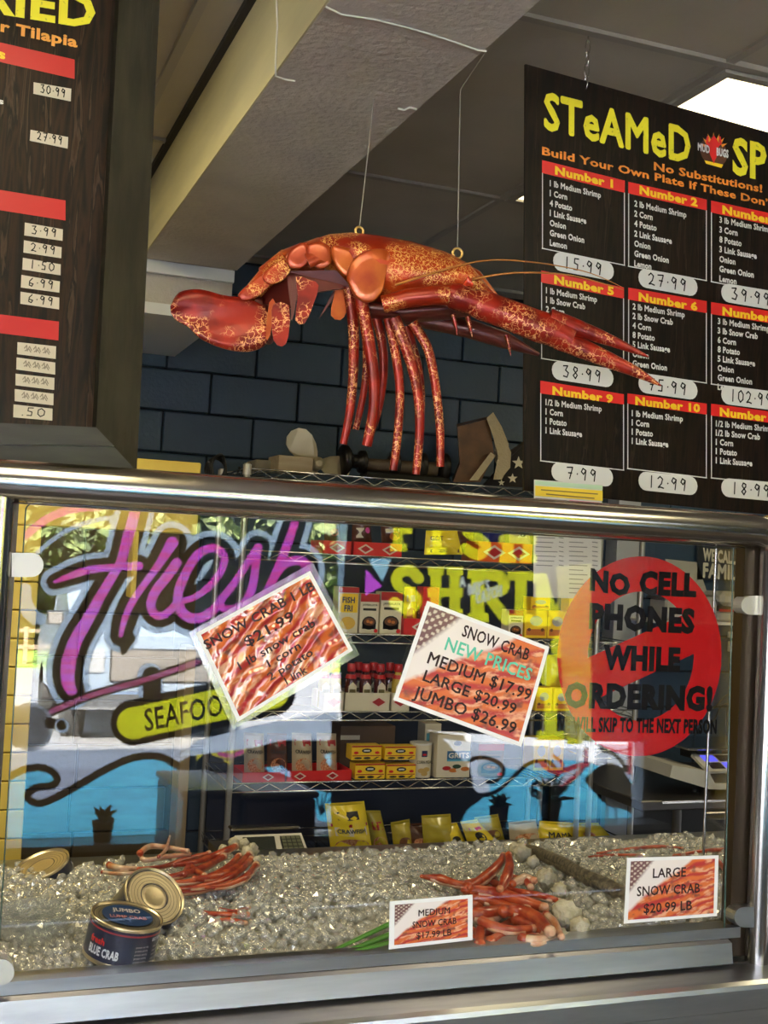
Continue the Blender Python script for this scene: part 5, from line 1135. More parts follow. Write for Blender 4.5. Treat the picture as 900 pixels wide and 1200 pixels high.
# yellow cartons on the right of the second and third shelves
def d_yel(t,F,*r):
    b=MB(); rect(b,F,*r,.08,.92,.1,.32,ora); oval(b,F,*r,.5,.62,.28,.18,mat('silver_print',(.45,.45,.45),.4)); b.build('label_print',t); b=MB(); oval(b,F,*r,.2,.3,.08,.06,brn,.0014); oval(b,F,*r,.8,.3,.08,.06,brn,.0014); b.build('food_picture',t)
def d_leaf(t,F,*r):
    b=MB(); [oval(b,F,*r,u,v,.10,.05,brn) for u,v in ((.3,.2),(.6,.35),(.35,.55),(.65,.75),(.35,.88))]; b.build('leaf_print',t)
def zt(x,y,Y=SF+.03): return facef(Y).px(x,y)[1]
carton('batter_box',615,641,715,2,'small yellow batter box, lower left on the second shelf right of the sheet',yel,deco=d_yel,ybot=748)
carton('batter_box',642,664,716,2,'small yellow batter box beside the leaf-printed box',yel,deco=d_yel,ybot=748)
carton('batter_box',622,645,700,2,'yellow batter box laid on top of the two small ones',yel,deco=d_yel,ybot=714,zb=zt(630,714.5))
carton('tea_box',666,683,692,2,'tall yellow box with dark leaf shapes, left of its twin on the second shelf',yel,deco=d_leaf,ybot=748); 
carton('tea_box',596,613,715,2,'white and brown small carton left of the yellow batter boxes',cream,ybot=745,deco=d_pot)
carton('batter_box',628,647,806,3,'yellow batter box on the third shelf right of the new prices sheet',yel,deco=d_yel,ybot=834); carton('batter_box',649,668,807,3,'yellow batter box on the third shelf nearest the red sticker',yel,deco=d_yel,ybot=834)
pouch('hushpuppy_bag',[(641,770),(660,768),(664,806),(640,806)],3,'olive yellow bag on top of the batter boxes on the third shelf',gb,Y=SF+.1,zb=zt(640,806))
carton('fish_fry_box',626,643,866,4,'small yellow box on the fourth shelf, left of its twin',yel,ybot=885,Y=SF+.14,deco=d_yel,depth=.1); carton('fish_fry_box',645,661,866,4,'small yellow box on the fourth shelf, right of its twin',yel,ybot=885,Y=SF+.14,deco=d_yel,depth=.1)
carton('carton_stack',560,590,872,4,'brown printed carton right of the grits box',mat('cardboard'),ybot=915,deco=d_pot)
# sauce bottles (copies of one prototype)
def bottle_proto(capc,body,name,label,x,group):
    F=facef(SF+.09); X=F.px(x,800)[0]; base=Vector((X,SF+.09,zz(SH[3])+.003)); t=empty(name,base,label,'bottle',group); b=MB(); b.lathe([(.023,0),(.025,.006),(.025,.10),(.022,.122),(.014,.140),(.013,.155)],base,body,16); b.build('bottle',t)
    b=MB(); b.lathe([(.0165,0),(.0175,.002),(.0175,.028),(.016,.032)],base+Vector((0,0,.148)),capc,14); b.lathe([(.0235,0),(.019,.016)],base+Vector((0,0,.120)),capc,14); b.build('cap',t)
    b=MB(); q=[(-.017,.045),(.017,.045),(.017,.090),(.009,.099),(0,.107),(-.009,.099),(-.017,.090)]; b.add([base+Vector((x_,-.0258,z_)) for x_,z_ in q],[tuple(range(7))],cream); b.bbox(base+Vector((-.013,-.0264,.062)),base+Vector((.013,-.0260,.078)),mat('olive_print',(.12,.10,.03),.5)); b.build('label',t); return t,base
sb=mat('red_sauce',(.07,.006,.006),.12,coat=1); must=mat('mustard_sauce',(.55,.40,.06),.25,coat=.6); rc=mat('red_cap',(.50,.01,.015),.3)
gl_b='dark red sauce bottles in a cream tray'
bp_,base=bottle_proto(rc,sb,'sauce_bottle','dark red sauce bottle, leftmost of its row beside the mustard bottle',411,None)
for x,lbq in ((428,'dark red sauce bottle, second in its row'),(445,'dark red sauce bottle, third in its row')):
    dup(bp_,(facef(SF+.09).px(x,800)[0],SF+.09,zz(SH[3])+.003),0,lbq)
for x,lbq in ((419,'dark red sauce bottle at the back of its tray, left one'),(437,'dark red sauce bottle at the back of its tray, middle one'),(456,'dark red sauce bottle at the back of its tray, right one')):
    dup(bp_,(facef(SF+.145).px(x,800)[0],SF+.145,zz(SH[3])+.003),0,lbq)
bp2,_=bottle_proto(rc,must,'mustard_bottle','mustard yellow bottle left of the dark red bottles',393,None); dup(bp2,(facef(SF+.09).px(466,800)[0],SF+.09,zz(SH[3])+.003),0,'mustard yellow bottle right of the dark red bottles')
dup(bp2,(facef(SF+.09).px(380,800)[0],SF+.09,zz(SH[3])+.003),0,'mustard yellow bottle half hidden by the sleeved price sheet')
# seafood mix pouches on shelf 4
mx_=[('o',.5,.25,.38,.2,shr),('r',.1,.9,.75,.9,dred),('t','CRAWFISH',.12,.88,.56,.09,black)]
for x,lbq,cl_ in ((298,'seafood mix pouch, leftmost in the left red tray',crm),(325,'seafood mix pouch, second in the left red tray',bb_),(354,'seafood mix pouch, first in the long red tray',crm),(383,'seafood mix pouch, last in the long red tray beside the brown box',crm)):
    pouch('seafood_mix_pouch',[(x-12,861),(x+11,862),(x+12,908),(x-12,907)],4,lbq,cl_,Y=SF+.09,deco=mx_)
# bags low down behind the ice
pouch('chips_bag',[(381,944),(427,941),(437,1000),(388,1000)],5,'tall yellow and red crawfish chips bag standing behind the ice, left of the yellow pile',yb,th=.045,Y=SF+.05,deco=[('o',.5,.18,.42,.16,shr),('r',.22,.75,.72,.88,black),('r',.05,.95,.58,.64,dred),('r',.12,.9,.40,.57,cream),('t','CRAWFISH',.16,.86,.46,.08,black)],zb=zz(-1.185))
pouch('chips_bag',[(428,952),(446,952),(458,1000),(436,1000)],5,'olive and red bag leaning behind the tall chips bag',gb,th=.03,Y=SF+.11,deco=[('o',.5,.25,.4,.2,shr),('r',.2,.8,.6,.8,dred)],zb=zz(-1.185))
for i,(cr,lbq,cl_,dc) in enumerate((([(458,966),(480,962),(486,1000),(462,1000)],'dark olive bag in the shadow right of the chips bags',gb,[('o',.5,.4,.3,.2,brn)]),([(494,958),(528,956),(532,995),(497,998)],'crumpled yellow bag upper left of the yellow pile',gb,None),([(500,972),(536,966),(548,992),(508,994)],'yellow bag lying in front at the left of the pile',yb,[('o',.3,.5,.15,.15,black),('o',.7,.45,.15,.15,black)]),
 ([(540,965),(560,962),(586,990),(550,994)],'yellow bag with black shapes right of the first two in the pile',yb,[('o',.5,.5,.2,.2,black),('r',.2,.8,.75,.85,red)]),([(556,960),(584,956),(592,986),(560,990)],'olive bag standing at the back in the middle of the pile',gb,[('o',.5,.4,.3,.2,brn)]),([(474,968),(500,966),(506,998),(478,999)],'dark brown bag between the olive bags left of the pile',bb_,[('o',.5,.4,.3,.2,shr)]),([(596,966),(628,962),(634,990),(598,994)],'clear and red bag in the middle of the pile',crm,[('o',.5,.4,.4,.25,shr)]),([(632,964),(668,966),(680,988),(628,990)],'yellow bag lettered mama near the right of the pile',yb,[('t','MAMA',.2,.8,.4,.28,black)]),([(664,966),(702,966),(716,980),(676,990)],'pointed yellow bag at the right end of the pile',yb,[('o',.4,.5,.15,.2,shr)]))):
    pouch('chips_bag',cr,5,lbq,cl_,th=.04,Y=SF+.04+(.07 if 'olive' in lbq or 'dark' in lbq else .016*(i%3)),deco=dc,zb=zz(-1.185))
# spice jars on the narrow shelf
for x,lbq,c1 in ((694,'small black-lidded spice jar with a red mark, on the narrow shelf',red),(709,'small white spice jar in the middle of the narrow shelf',white),(721,'small black spice jar at the right of the narrow shelf',mat('cyan_print'))):
    X=facef(SF+.05).px(x,880)[0]; t=empty('spice_jar',(X,SF+.05,zz(-.7945)),lbq,'jar'); b=MB(); b.bev((X-.020,SF+.03,zz(-.7945)),(X+.020,SF+.07,zz(-.740)),black if x!=709 else white,.003); b.build('jar',t); b=MB(); b.bbox((X-.014,SF+.0285,zz(-.785)),(X+.014,SF+.0296,zz(-.748)),white if x==694 else mat('cyan_print')); b.bbox((X-.007,SF+.0275,zz(-.775)),(X+.007,SF+.0284,zz(-.757)),c1); b.build('label',t)
# ================================================================== TOP OF THE SHELVES
TZ=zz(.3085)
def TP(x,y,Y=4.55): return PY(x,y,Y)
pr=mat('propeller_bronze',(.42,.36,.24),.35,.5)
c=TP(371,541); t=empty('boat_propeller',(c.x,4.55,TZ),'old pale bronze boat propeller on top of the wire shelves','propeller')
b=MB(); b.lathe([(.022,-.03),(.03,-.01),(.026,.03),(.012,.04)],(c.x,4.55,TZ+.045),pr,16,Matrix.Rotation(math.pi/2,3,'X')); b.build('hub',t)
for a,ln in ((2.3,.16),(-.12,.14),(3.9,.05)):
    b=MB(); dv=Vector((math.cos(a),0,math.sin(a))); nv=Vector((-dv.z,0,dv.x)); P=[]; c3=Vector((c.x,4.55,TZ+.045))
    for k in range(14): q=2*math.pi*k/14; P.append(c3+dv*(ln*.55+ln*.5*math.cos(q))+nv*(.05*math.sin(q)*(1+.35*math.cos(q)))+Vector((0,.02*math.sin(q),0)))
    zmin=min(p.z for p in P); P=[Vector((p.x,p.y,max(p.z,TZ+.002))) for p in P]; b.plate(P,(0,-1,0),.007,pr); b.build('blade',t)
wd=mat('pale_wood',(.42,.34,.22),.6,noise=(10,(.30,.23,.14),(.5,4,4),.3,.7))
a=TP(322,549); c=TP(363,537); b=MB(); b.bev((a.x,4.5,TZ),(c.x,4.66,c.z+.0),wd,.003); b.build('wood_block',label='short pale board lying on the wire shelf top left of the propeller',cat='board')
a=TP(296,548); c=TP(324,540); b=MB(); b.bev((a.x+.03,4.62,TZ),(c.x,4.78,c.z+.005),mat('grey_wood',(.22,.2,.15),.6),.003); b.build('wood_block',label='greyer board lying behind the pale board, left of it',cat='board')
# cable coil hanging at the left end
b=MB(); c=PY(255,549,4.62)
for k in range(5): b.tube([c+Vector((.028*math.cos(q)*(1+.1*k),.02*k-.03+.01*math.sin(3*q+k),.055*math.sin(q)*(1-.05*k))) for q in [2*math.pi*i/18 for i in range(18)]],.0045,black,6,closed=True)
b.tube([c+Vector((.02,0,-.05)),c+Vector((.08,.02,-.055)),c+Vector((.16,.02,-.05)),(1.09,4.6,TZ+.01)],.005,black,6); b.build('cable_coil',label='coil of black cable hanging beside the top left corner of the wire shelves',cat='cable')
# spool-like cast metal piece
ci=mat('cast_iron',(.018,.015,.013),.35,.6); rot=Matrix.Rotation(math.pi/2,3,'Y'); br2=mat('dark_wood_shaft',(.07,.045,.025),.5)
a=PY(400,530,4.55); t=empty('cast_iron_spool',(a.x+.2,4.55,TZ),'dark cast iron spool lying on top of the shelves behind the lobster legs','spool')
zc=TZ+.068; b=MB(); b.lathe([(.012,0),(.062,.0),(.066,.02),(.05,.035),(.03,.045),(.028,.075),(.045,.08),(.048,.10),(.03,.11)],(a.x,4.55,zc),ci,22,rot); b.build('flange',t)
b=MB(); b.lathe([(.026,.10),(.028,.20),(.03,.30),(.034,.42)],(a.x,4.55,zc-.01),br2,16,rot); b.build('shaft',t)
for dx,r_ in ((.21,.055),(.33,.06),(.43,.066)):
    b=MB(); b.lathe([(r_*.6,0),(r_,.01),(r_,.035),(r_*.6,.045)],(a.x+dx,4.55,zc-.0),ci,20,rot); b.build('flange',t)
b=MB(); b.bev((a.x+.1,4.50,TZ),(a.x+.47,4.60,TZ+.03),ci,.006); b.build('base',t)
# leather hood with pale wool edge
le=mat('brown_leather',(.13,.055,.022),.45,noise=(14,(.07,.03,.014),(1,1,1),.35,.65),bump=(40,.3,(1,1,1),.004)); wl=mat('pale_fleece',(.42,.34,.22),.9,bump=(120,.8,(1,1,1),.006)); d4=4.50
def lp4(x,y,Y): p=PY(x,y,Y); return Vector((p.x,p.y,max(p.z,TZ+.001)))
t=empty('leather_case',(PY(565,545,4.55).x,4.55,TZ),'scuffed brown leather case with pale edges on top of the shelves beside the menu board','case')
A=[(535,497),(572,488),(578,530),(562,562),(530,562),(538,540)]
b=MB(); b.loft([[lp4(x,y,4.72) for x,y in A],[lp4(x,y,4.60) for x,y in A],[lp4(x+1,y+3,4.47) for x,y in A]],le,smooth=False); b.build('body',t)
A=[(570,490),(578,483),(588,500),(596,520),(597,545),(588,562),(578,562),(584,535),(578,512)]
b=MB(); b.loft([[lp4(x,y,4.70) for x,y in A],[lp4(x,y,4.46) for x,y in A]],wl,smooth=False); b.build('edge',t)
b=MB(); b.loft([[lp4(x,y,4.68) for x,y in [(578,500),(590,510),(599,530),(598,548),(588,560),(580,540)]],[lp4(x,y,4.50) for x,y in [(578,500),(590,510),(599,530),(598,548),(588,560),(580,540)]]],wl); b.build('lining',t)
b=MB(); b.loft([[lp4(x,y,4.46) for x,y in [(575,530),(581,534),(560,563),(550,563)]],[lp4(x,y,4.445) for x,y in [(575,530),(581,534),(560,563),(550,563)]]],wl,smooth=False); b.build('strap',t)
# flag cloth
t=empty('star_cloth',PY(602,565,4.6),'dark cloth with pale stars draped at the right end of the shelf top','flag'); o_=ORG[t.name]
FF=facef(4.55); b=MB(); q=[FF.w(596,530),FF.w(617,515),FF.w(622,572),FF.w(570,568),FF.w(583,550)]; b.plate([Vector((p.x,p.y+.02*math.sin(p.x*50),max(p.z,TZ+.002))) for p in q],(0,-1,0),.02,mat('dark_cloth',(.02,.015,.015),.9)); b.build('cloth',t)
for x,y,r_ in ((604,543,8),(597,561,6),(584,566,4)):
    b=MB()
    P=[(x+r_*(1 if k%2==0 else .42)*math.sin(k*math.pi/5),y-r_*(1 if k%2==0 else .42)*math.cos(k*math.pi/5)) for k in range(10)]; b.add([FF.w(px_,py_,.03) for px_,py_ in P],[tuple(range(10))],mat('star_cream',(.6,.52,.38),.7))
    b.build('star',t)
# ================================================================== RIGHT REAR CORNER
b=MB(); b.bbox((PY(716,800,4.80).x,4.80,0),(PY(742,800,4.80).x,4.90,CZ-.1),mat('grey_column',(.42,.43,.46),.5)); b.build('trim_7',kind='structure',label='pale square pipe casing against the back wall')
RF=facef(4.885)
t=empty('wall_sign',RF.w(848,680),'black wall sign with cream letters reading we call it family','sign'); b=MB(); b.quadpx(RF,[(817,636),(880,642),(880,682),(817,679)],mat('sign_black',(.02,.025,.035),.5),0,.006); b.build('board',t)
b=MB(); sc_=mat('sign_cream',(.62,.58,.45),.5); text(b,RF,'WE CALL IT',(823,656),(872,662),14,sc_,.05,up=(.02,-1),d=.004); text(b,RF,'FAMILY',(823,676),(872,680),17,sc_,.05,up=(.02,-1),d=.004); b.build('lettering',t)
b=MB(); b.quadpx(RF,[(780,655),(817,659),(828,692),(826,702),(785,700)],mat('grey_paper',(.40,.39,.33),.6),0.0,.003); b.build('paper_chart',label='grey paper chart pinned askew on the back wall behind the red sticker',cat='paper')
def BX(name,x0,x1,y0,y1,Y0,Y1,mt,par,r=.006,zmin=None):
    a=PY(x0,(y0+y1)/2,Y0).x; c=PY(x1,(y0+y1)/2,Y0).x; zt_=PY((x0+x1)/2,y0,Y0).z; zb_=PY((x0+x1)/2,y1,Y0).z if zmin is None else zmin
    b=MB(); b.bev((a,Y0,zb_),(c,Y1,zt_),mt,r); return b.build(name,par)
gry_p=mat('grey_plastic',(.34,.33,.30),.5)
a=PY(765,727,4.6); c=PY(885,731,4.6); b=MB(); b.bev((a.x,4.6,a.z-.012),(c.x,4.885,a.z),mat('pale_shelf',(.6,.6,.58),.5),.002); b.build('wall_shelf',label='thin pale wall shelf carrying a grey printer',cat='shelf'); wz=a.z+.0005
t=empty('receipt_printer',(PY(855,720,4.65).x,4.7,wz),'grey desktop printer on the wall shelf behind the upper right glass clamp','printer')
BX('body',842,880,717,728,4.66,4.85,gry_p,t,.01,wz); BX('paper_slot',843,880,711,717,4.68,4.84,black,t,.003); BX('lid',846,880,694,711,4.67,4.84,gry_p,t,.02); BX('stripe',843,860,714,717,4.655,4.66,dred,t,.001)
t=empty('paper_roll_holder',(PY(836,720,4.65).x,4.7,wz),'grey rounded device left of the printer on the wall shelf','device'); BX('body',828,842,700,728,4.68,4.8,gry_p,t,.015,wz); BX('slot',836,840,703,707,4.675,4.68,black,t,.001)
t=empty('coffee_tin',(PY(795,720,4.65).x,4.7,wz),'grey bin on the wall shelf seen through the ring of the sticker','bin'); BX('body',780,806,702,728,4.66,4.8,gry_p,t,.01,wz); BX('rim',779,807,700,703,4.655,4.805,mat('dark_steel'),t,.002)
t=empty('wall_outlet',RF.w(865,760),'double electrical outlet in a white box on the blue wall','outlet')
for y0,y1 in ((741,748),(752,764)): BX('plate',856,875,y0,y1,4.86,4.885,white,t,.003)
BX('socket',861,868,754,761,4.855,4.86,gry_p,t,.002)
def wire(pts,label,Y=4.87,r=.003):
    cord('cable',[PY(x,y,Y) for x,y in smooth_pts(pts,4)],r,black,label,'cable')
wire([(862,764),(855,785),(868,800),(862,820),(845,828),(836,845),(822,850),(812,872),(822,905)],'black cable running down the blue wall from the outlet')
wire([(878,786),(864,806),(850,816),(835,832)],'thin black cable crossing the blue wall on the right')
# hanging utensils / objects seen through the ring
t=empty('storage_tub',(PY(775,820,4.7).x,4.7,zz(-.62)),'pale plastic tub on the back counter seen through the lower ring of the sticker','tub')
# counter with the price scale
a=PZ(752,932,zz(-.96)); cx0_=PY(752,930,4.05).x; cz_=PY(820,937,4.05).z
t=empty('prep_table',(3.3,4.45,0),'dark prep table with a shiny edge at the right rear, under the price scale','table')
b=MB(); b.bev((cx0_,4.05,cz_-.04),(4.65,4.85,cz_),steel_d,.004); b.build('tabletop',t)
b=MB(); b.bev((PY(775,930,4.05).x,4.04,cz_-.012),(4.65,4.055,cz_+.001),steel,.002); b.build('edge_strip',t)
for x in (cx0_+.22,4.5):
    for y in (4.12,4.78): b=MB(); b.tube([(x,y,0),(x,y,cz_-.04)],.02,steel_d,10); b.build('leg',t)
b=MB(); b.bbox((cx0_+.03,4.84,.0),(4.65,4.86,cz_-.05),black); b.build('back_panel',t)
sc=empty('price_scale',(PY(840,910,4.2).x,4.35,cz_),'cream electronic price scale with a blue lit display on the prep table','scale')
sw=mat('scale_cream',(.55,.53,.46),.4)
P0=[(788,896),(830,903),(838,917),(900,920),(900,926),(832,924),(785,910)]
A=[PY(x,y,4.12) for x,y in P0]; zz0=min(p.z for p in A); A=[Vector((p.x,p.y,p.z+(cz_+.012-zz0))) for p in A]
b=MB(); b.loft([A,[p+Vector((0,.3,.0)) for p in A]],sw,smooth=False); b.build('housing',sc)
x0_=A[1].x; b=MB(); b.plate([(x0_+.0,4.12,A[1].z),(x0_+.45,4.12,A[1].z),(x0_+.45,4.24,A[1].z+.05),(x0_+.0,4.24,A[1].z+.05)],(0,-.4,.9),.012,sw); b.build('console',sc)
b=MB()
for i in range(3):
    for j in range(2):
        u0=.03+i*.075; v0=.12+j*.42; f=lambda u,v:Vector((x0_+u,4.119+.12*v,A[1].z+.05*v+.002))
        b.add([f(u0,v0),f(u0+.068,v0),f(u0+.068,v0+.36),f(u0,v0+.36)],[(0,1,2,3)],mat('lcd_blue',(.02,.03,.25),.3,emit=(.10,.10,.85),es=.9) if (i+j)%2 else mat('lcd_dark',(.01,.01,.03),.2))
b.build('display',sc)
b=MB(); px0=PY(790,888,4.3); b.bev((px0.x,4.2,A[0].z+.045),(px0.x+.5,4.5,A[0].z+.055),steel,.003); b.build('platter',sc)
b=MB(); b.bbox((px0.x+.1,4.28,A[0].z-.01),(px0.x+.2,4.4,A[0].z+.046),black); b.bbox((px0.x+.32,4.28,A[0].z-.02),(px0.x+.42,4.4,A[0].z+.046),black); b.build('support',sc)
for x in (px0.x+.04,px0.x+.5): b=MB(); b.lathe([(.015,0),(.012,.013)],(x,4.2,cz_+.0),black,10); b.build('foot',sc)
D.objects.remove(bpy.data.objects['storage_tub'])
# small scale behind the ice
SCZ=zz(-.725)
sc=empty('counter_scale',(PY(320,995,2.98).x,3.0,zz(-.78)),'cream counter scale with a dark display and keypad just behind the ice tray','scale')
def S3(x,y,Y): return PY(x,y,Y)
q=[S3(275,979,3.02),S3(353,976,3.02),S3(362,1000,2.93),S3(272,1002,2.93)]
b=MB(); b.plate(q,(0,-.5,.85),.05,sw); b.build('housing',sc)
def bil(u,v,d=.002): p=(q[3]*(1-u)+q[2]*u)*(1-v)+(q[0]*(1-u)+q[1]*u)*v; return p+Vector((0,-.5,.85))*d
b=MB(); b.add([bil(.12,.12),bil(.58,.12),bil(.58,.86),bil(.12,.86)],[(0,1,2,3)],mat('lcd_off',(.03,.035,.03),.15)); b.build('display',sc)
b=MB(); b.add([bil(.66,.12),bil(.96,.12),bil(.96,.86),bil(.66,.86)],[(0,1,2,3)],black)
for i in range(4):
    for j in range(4): u=.68+i*.07; v=.16+j*.175; b.add([bil(u,v,.004),bil(u+.055,v,.004),bil(u+.055,v+.13,.004),bil(u,v+.13,.004)],[(0,1,2,3)],mat('olive_key',(.12,.13,.08),.4))
b.build('keypad',sc)
b=MB(); b.bev(S3(271,973,3.06)+Vector((0,0,-.004)),S3(352,970,3.06)+Vector((0,.04,.004)),steel,.003); b.build('platter',sc)
b=MB(); b.bbox((q[3].x,2.95,.15),(q[2].x,3.2,q[3].z-.03),steel_d); b.build('stand',sc)
# ================================================================== SEAFOOD AND TINS ON THE ICE
shell=mat('crab_shell',(.50,.09,.025),.32,noise=(38,(.28,.022,.008),(1,1,1),.38,.6),coat=.5,bump=(140,.25,(1,1,1),.002)); shellp=mat('crab_pale',(.62,.44,.30),.35,noise=(30,(.50,.17,.07),(1,1,1),.35,.65),coat=.5); meat=mat('crab_meat',(.60,.55,.40),.5,noise=(40,(.42,.38,.26),(1,1,1),.35,.65),bump=(70,.9,(1,1,1),.012))
def IC(x,y,lift=0):
    p=PY(x,y,2.1)
    for _ in range(12):
        Y=min(max(p.y,2.04),2.76); zt_=icez(p.x,Y)+lift; p=PZ(x,y,zt_)
    return p
def crableg(par,pts,ws,lift,mt=shell,name='crab_leg',seg=None):
    P=smooth_pts(pts,4); n=len(P); W=np.interp(np.linspace(0,1,n),np.linspace(0,1,len(ws)),ws); LF_=lift if hasattr(lift,'__len__') else [lift,lift]; LL=np.interp(np.linspace(0,1,n),np.linspace(0,1,len(LF_)),LF_)
    Q=[IC(x,y,LL[i]) for i,(x,y) in enumerate(P)]; y0=sum(p.y for p in Q)/n
    b=MB(); k2=[w_*2.2/FPX/2*(1+.10*mnoise.noise(q*60)) for w_,q in zip(W,Q)]; b.tube(Q,k2,mt,10,sq=(.9,.9))
    for e,t2 in ((0,1),(-1,-2)):   # paler swollen joint at each end
        d=(Q[t2]-Q[e]); d=d.normalized() if d.length>1e-6 else Vector((1,0,0)); r_=k2[e]; b.tube([Q[e]-d*r_*.9,Q[e]-d*r_*.3,Q[e]+d*r_*.5,Q[e]+d*r_*1.1],[r_*.5,r_*1.12,r_*1.1,r_*.8],shell if e==0 or mt is shell and w_<9 else shellp,9)
    if max(W)>9:   # pale underside ridge
        b.tube([q-Vector((0,r_*.55,r_*.45)) for q,r_ in zip(Q[2:-2],k2[2:-2])],[r_*.55 for r_ in k2[2:-2]],shellp,7)
    return b.build(name,par)
def knuckle(par,c,r,lift,seed):
    p=IC(*c,lift); R_=r*2.2/FPX; b=MB(); V=[];F2=[]; nn,mm=14,9; rn=random.Random(seed)
    for i in range(mm+1):
        th=math.pi*i/mm
        for k in range(nn):
            ph=2*math.pi*k/nn; v=Vector((math.sin(th)*math.cos(ph),math.sin(th)*math.sin(ph),math.cos(th))); V.append(p+v*R_*(.85+.35*mnoise.noise(v*2.1+Vector((seed,0,0)))))
    for i in range(mm):
        for k in range(nn): F2.append((i*nn+k,(i+1)*nn+k,(i+1)*nn+(k+1)%nn,i*nn+(k+1)%nn))
    b.add(V,F2,meat,True); b.build('crab_shoulder',par)
# cluster by the medium tag
cA=empty('crab_cluster',IC(590,1060,0),'cluster of orange snow crab legs with pale joints behind the medium price tag','crab legs')
for pts,ws,lf in (([(494,1027),(515,1030),(535,1036),(552,1040)],[5,14,12,9],.035),([(545,1042),(575,1046),(605,1054),(638,1064)],[12,19,20,13],.045),([(590,1068),(610,1068),(630,1077),(645,1092)],[14,20,19,13],.045),
 ([(548,1070),(562,1072),(578,1070),(592,1064)],[16,22,20,12],.03),([(549,1040),(568,1028),(585,1012),(590,1003)],[13,15,13,10],.05),([(596,1002),(597,1016),(592,1030),(586,1042)],[9,15,15,9],.06),([(560,1040),(572,1034),(590,1040)],[12,16,10],.03),
 ([(592,1042),(610,1046),(635,1050),(655,1056)],[10,11,10,8],.04),([(565,1080),(580,1086),(600,1090),(625,1088)],[12,14,12,9],.035),([(562,1108),(563,1090),(575,1082)],[14,14,12],.02),([(576,1104),(592,1096),(612,1098),(632,1100)],[14,18,16,12],.02),([(530,1107),(545,1103),(562,1098)],[12,14,12],.015),([(600,1030),(615,1032),(622,1040)],[12,13,9],.045)):
    crableg(cA,pts,ws,lf)
for pts,ws,lf in (([(555,1060),(575,1060),(600,1066)],[14,17,13],.02),([(552,1092),(575,1094),(600,1080)],[12,15,12],.012),([(556,1052),(580,1058),(612,1070)],[13,17,14],.032),([(540,1036),(560,1033),(580,1030)],[9,12,9],.03),([(605,1078),(625,1086),(640,1096)],[14,17,12],.03)): crableg(cA,pts,ws,lf)
for pts,ws,lf in (([(600,1036),(614,1029),(626,1032)],[10,14,10],.05),([(640,1072),(650,1082),(658,1098)],[10,12,8],.04),([(612,1100),(630,1102),(652,1096)],[12,13,9],.03)): crableg(cA,pts,ws,lf,shellp)
for c_,r_,l_,s_ in (((612,1000),15,.045,1),((604,995),11,.05,2),((640,1030),16,.03,3),((656,1044),12,.03,4),((664,1074),22,.03,5),((680,1088),16,.02,6),((654,1098),14,.02,7),((625,1010),10,.04,8)): knuckle(cA,c_,r_,l_,s_)
# back left cluster
cB=empty('crab_cluster',IC(240,1020,0),'cluster of red-brown crab legs at the back left of the ice, beside the scale','crab legs')
for pts,ws,lf in (([(162,1018),(190,1016),(215,1008),(245,1000)],[5,7,9,8],.03),([(190,1034),(225,1033),(260,1022),(280,1004)],[4,9,12,11],.03),([(210,1042),(240,1038),(270,1028),(294,1008)],[4,9,12,11],.03),([(170,1030),(200,1028),(235,1018),(262,1004)],[5,9,11,10],.035),([(240,1040),(265,1038),(288,1028),(300,1014)],[5,9,11,10],.028),([(216,1025),(222,1015),(232,1022),(240,1026)],[8,9,9,7],.035),([(196,1042),(225,1040),(250,1034)],[4,7,6],.02)): crableg(cB,pts,ws,lf)
for pts,ws,lf in (([(164,1000),(175,992),(195,993),(220,997)],[9,9,8,6],.05),([(164,1000),(170,1008),(195,1004),(222,1001)],[8,8,8,6],.04),([(186,1004),(194,996),(199,980)],[5,6,3],.06)): crableg(cB,pts,ws,lf,shellp)
for pts,ws,lf in (([(180,1046),(215,1046),(248,1040),(272,1032)],[4,8,10,8],.015),([(205,1014),(232,1010),(258,1000),(276,992)],[6,10,12,10],.04),([(228,1030),(252,1028),(276,1018),(292,1002)],[8,12,13,11],.034)): crableg(cB,pts,ws,lf)
for c_,r_,l_,s_ in (((274,988),10,.035,15),((290,1000),12,.03,16),((285,990),11,.03,11),((296,996),11,.03,12),((262,996),9,.03,13),((302,1008),7,.03,14)): knuckle(cB,c_,r_,l_,s_)
cC=empty('crab_cluster',IC(270,1074,0),'few red crab leg tips half buried in ice below the back left cluster','crab legs')
for pts,ws in (([(240,1070),(262,1072),(290,1072)],[6,8,7]),([(246,1080),(268,1078),(288,1082)],[5,7,6]),([(258,1066),(276,1068),(292,1064)],[5,6,5])): crableg(cC,pts,ws,.002)
cD=empty('crab_cluster',IC(790,1000,0),'thin orange crab legs lying on the ice at the back right','crab legs')
for pts,ws in (([(700,1000),(730,996),(770,992),(800,994)],[4,6,6,4]),([(790,1003),(820,998),(850,996),(862,1004)],[5,7,8,8]),([(842,1010),(852,1022),(858,1034)],[8,10,8]),([(690,1004),(720,1002),(752,1002)],[3,5,4])): crableg(cD,pts,ws,.008,shell)
cE=empty('crab_cluster',IC(110,1014,0),'pale claw and legs at the far back left edge of the ice','crab legs')
for pts,ws in (([(128,1014),(142,1018),(158,1018)],[9,11,7]),([(120,1022),(140,1024),(165,1022)],[5,6,4])): crableg(cE,pts,ws,.02,shellp)
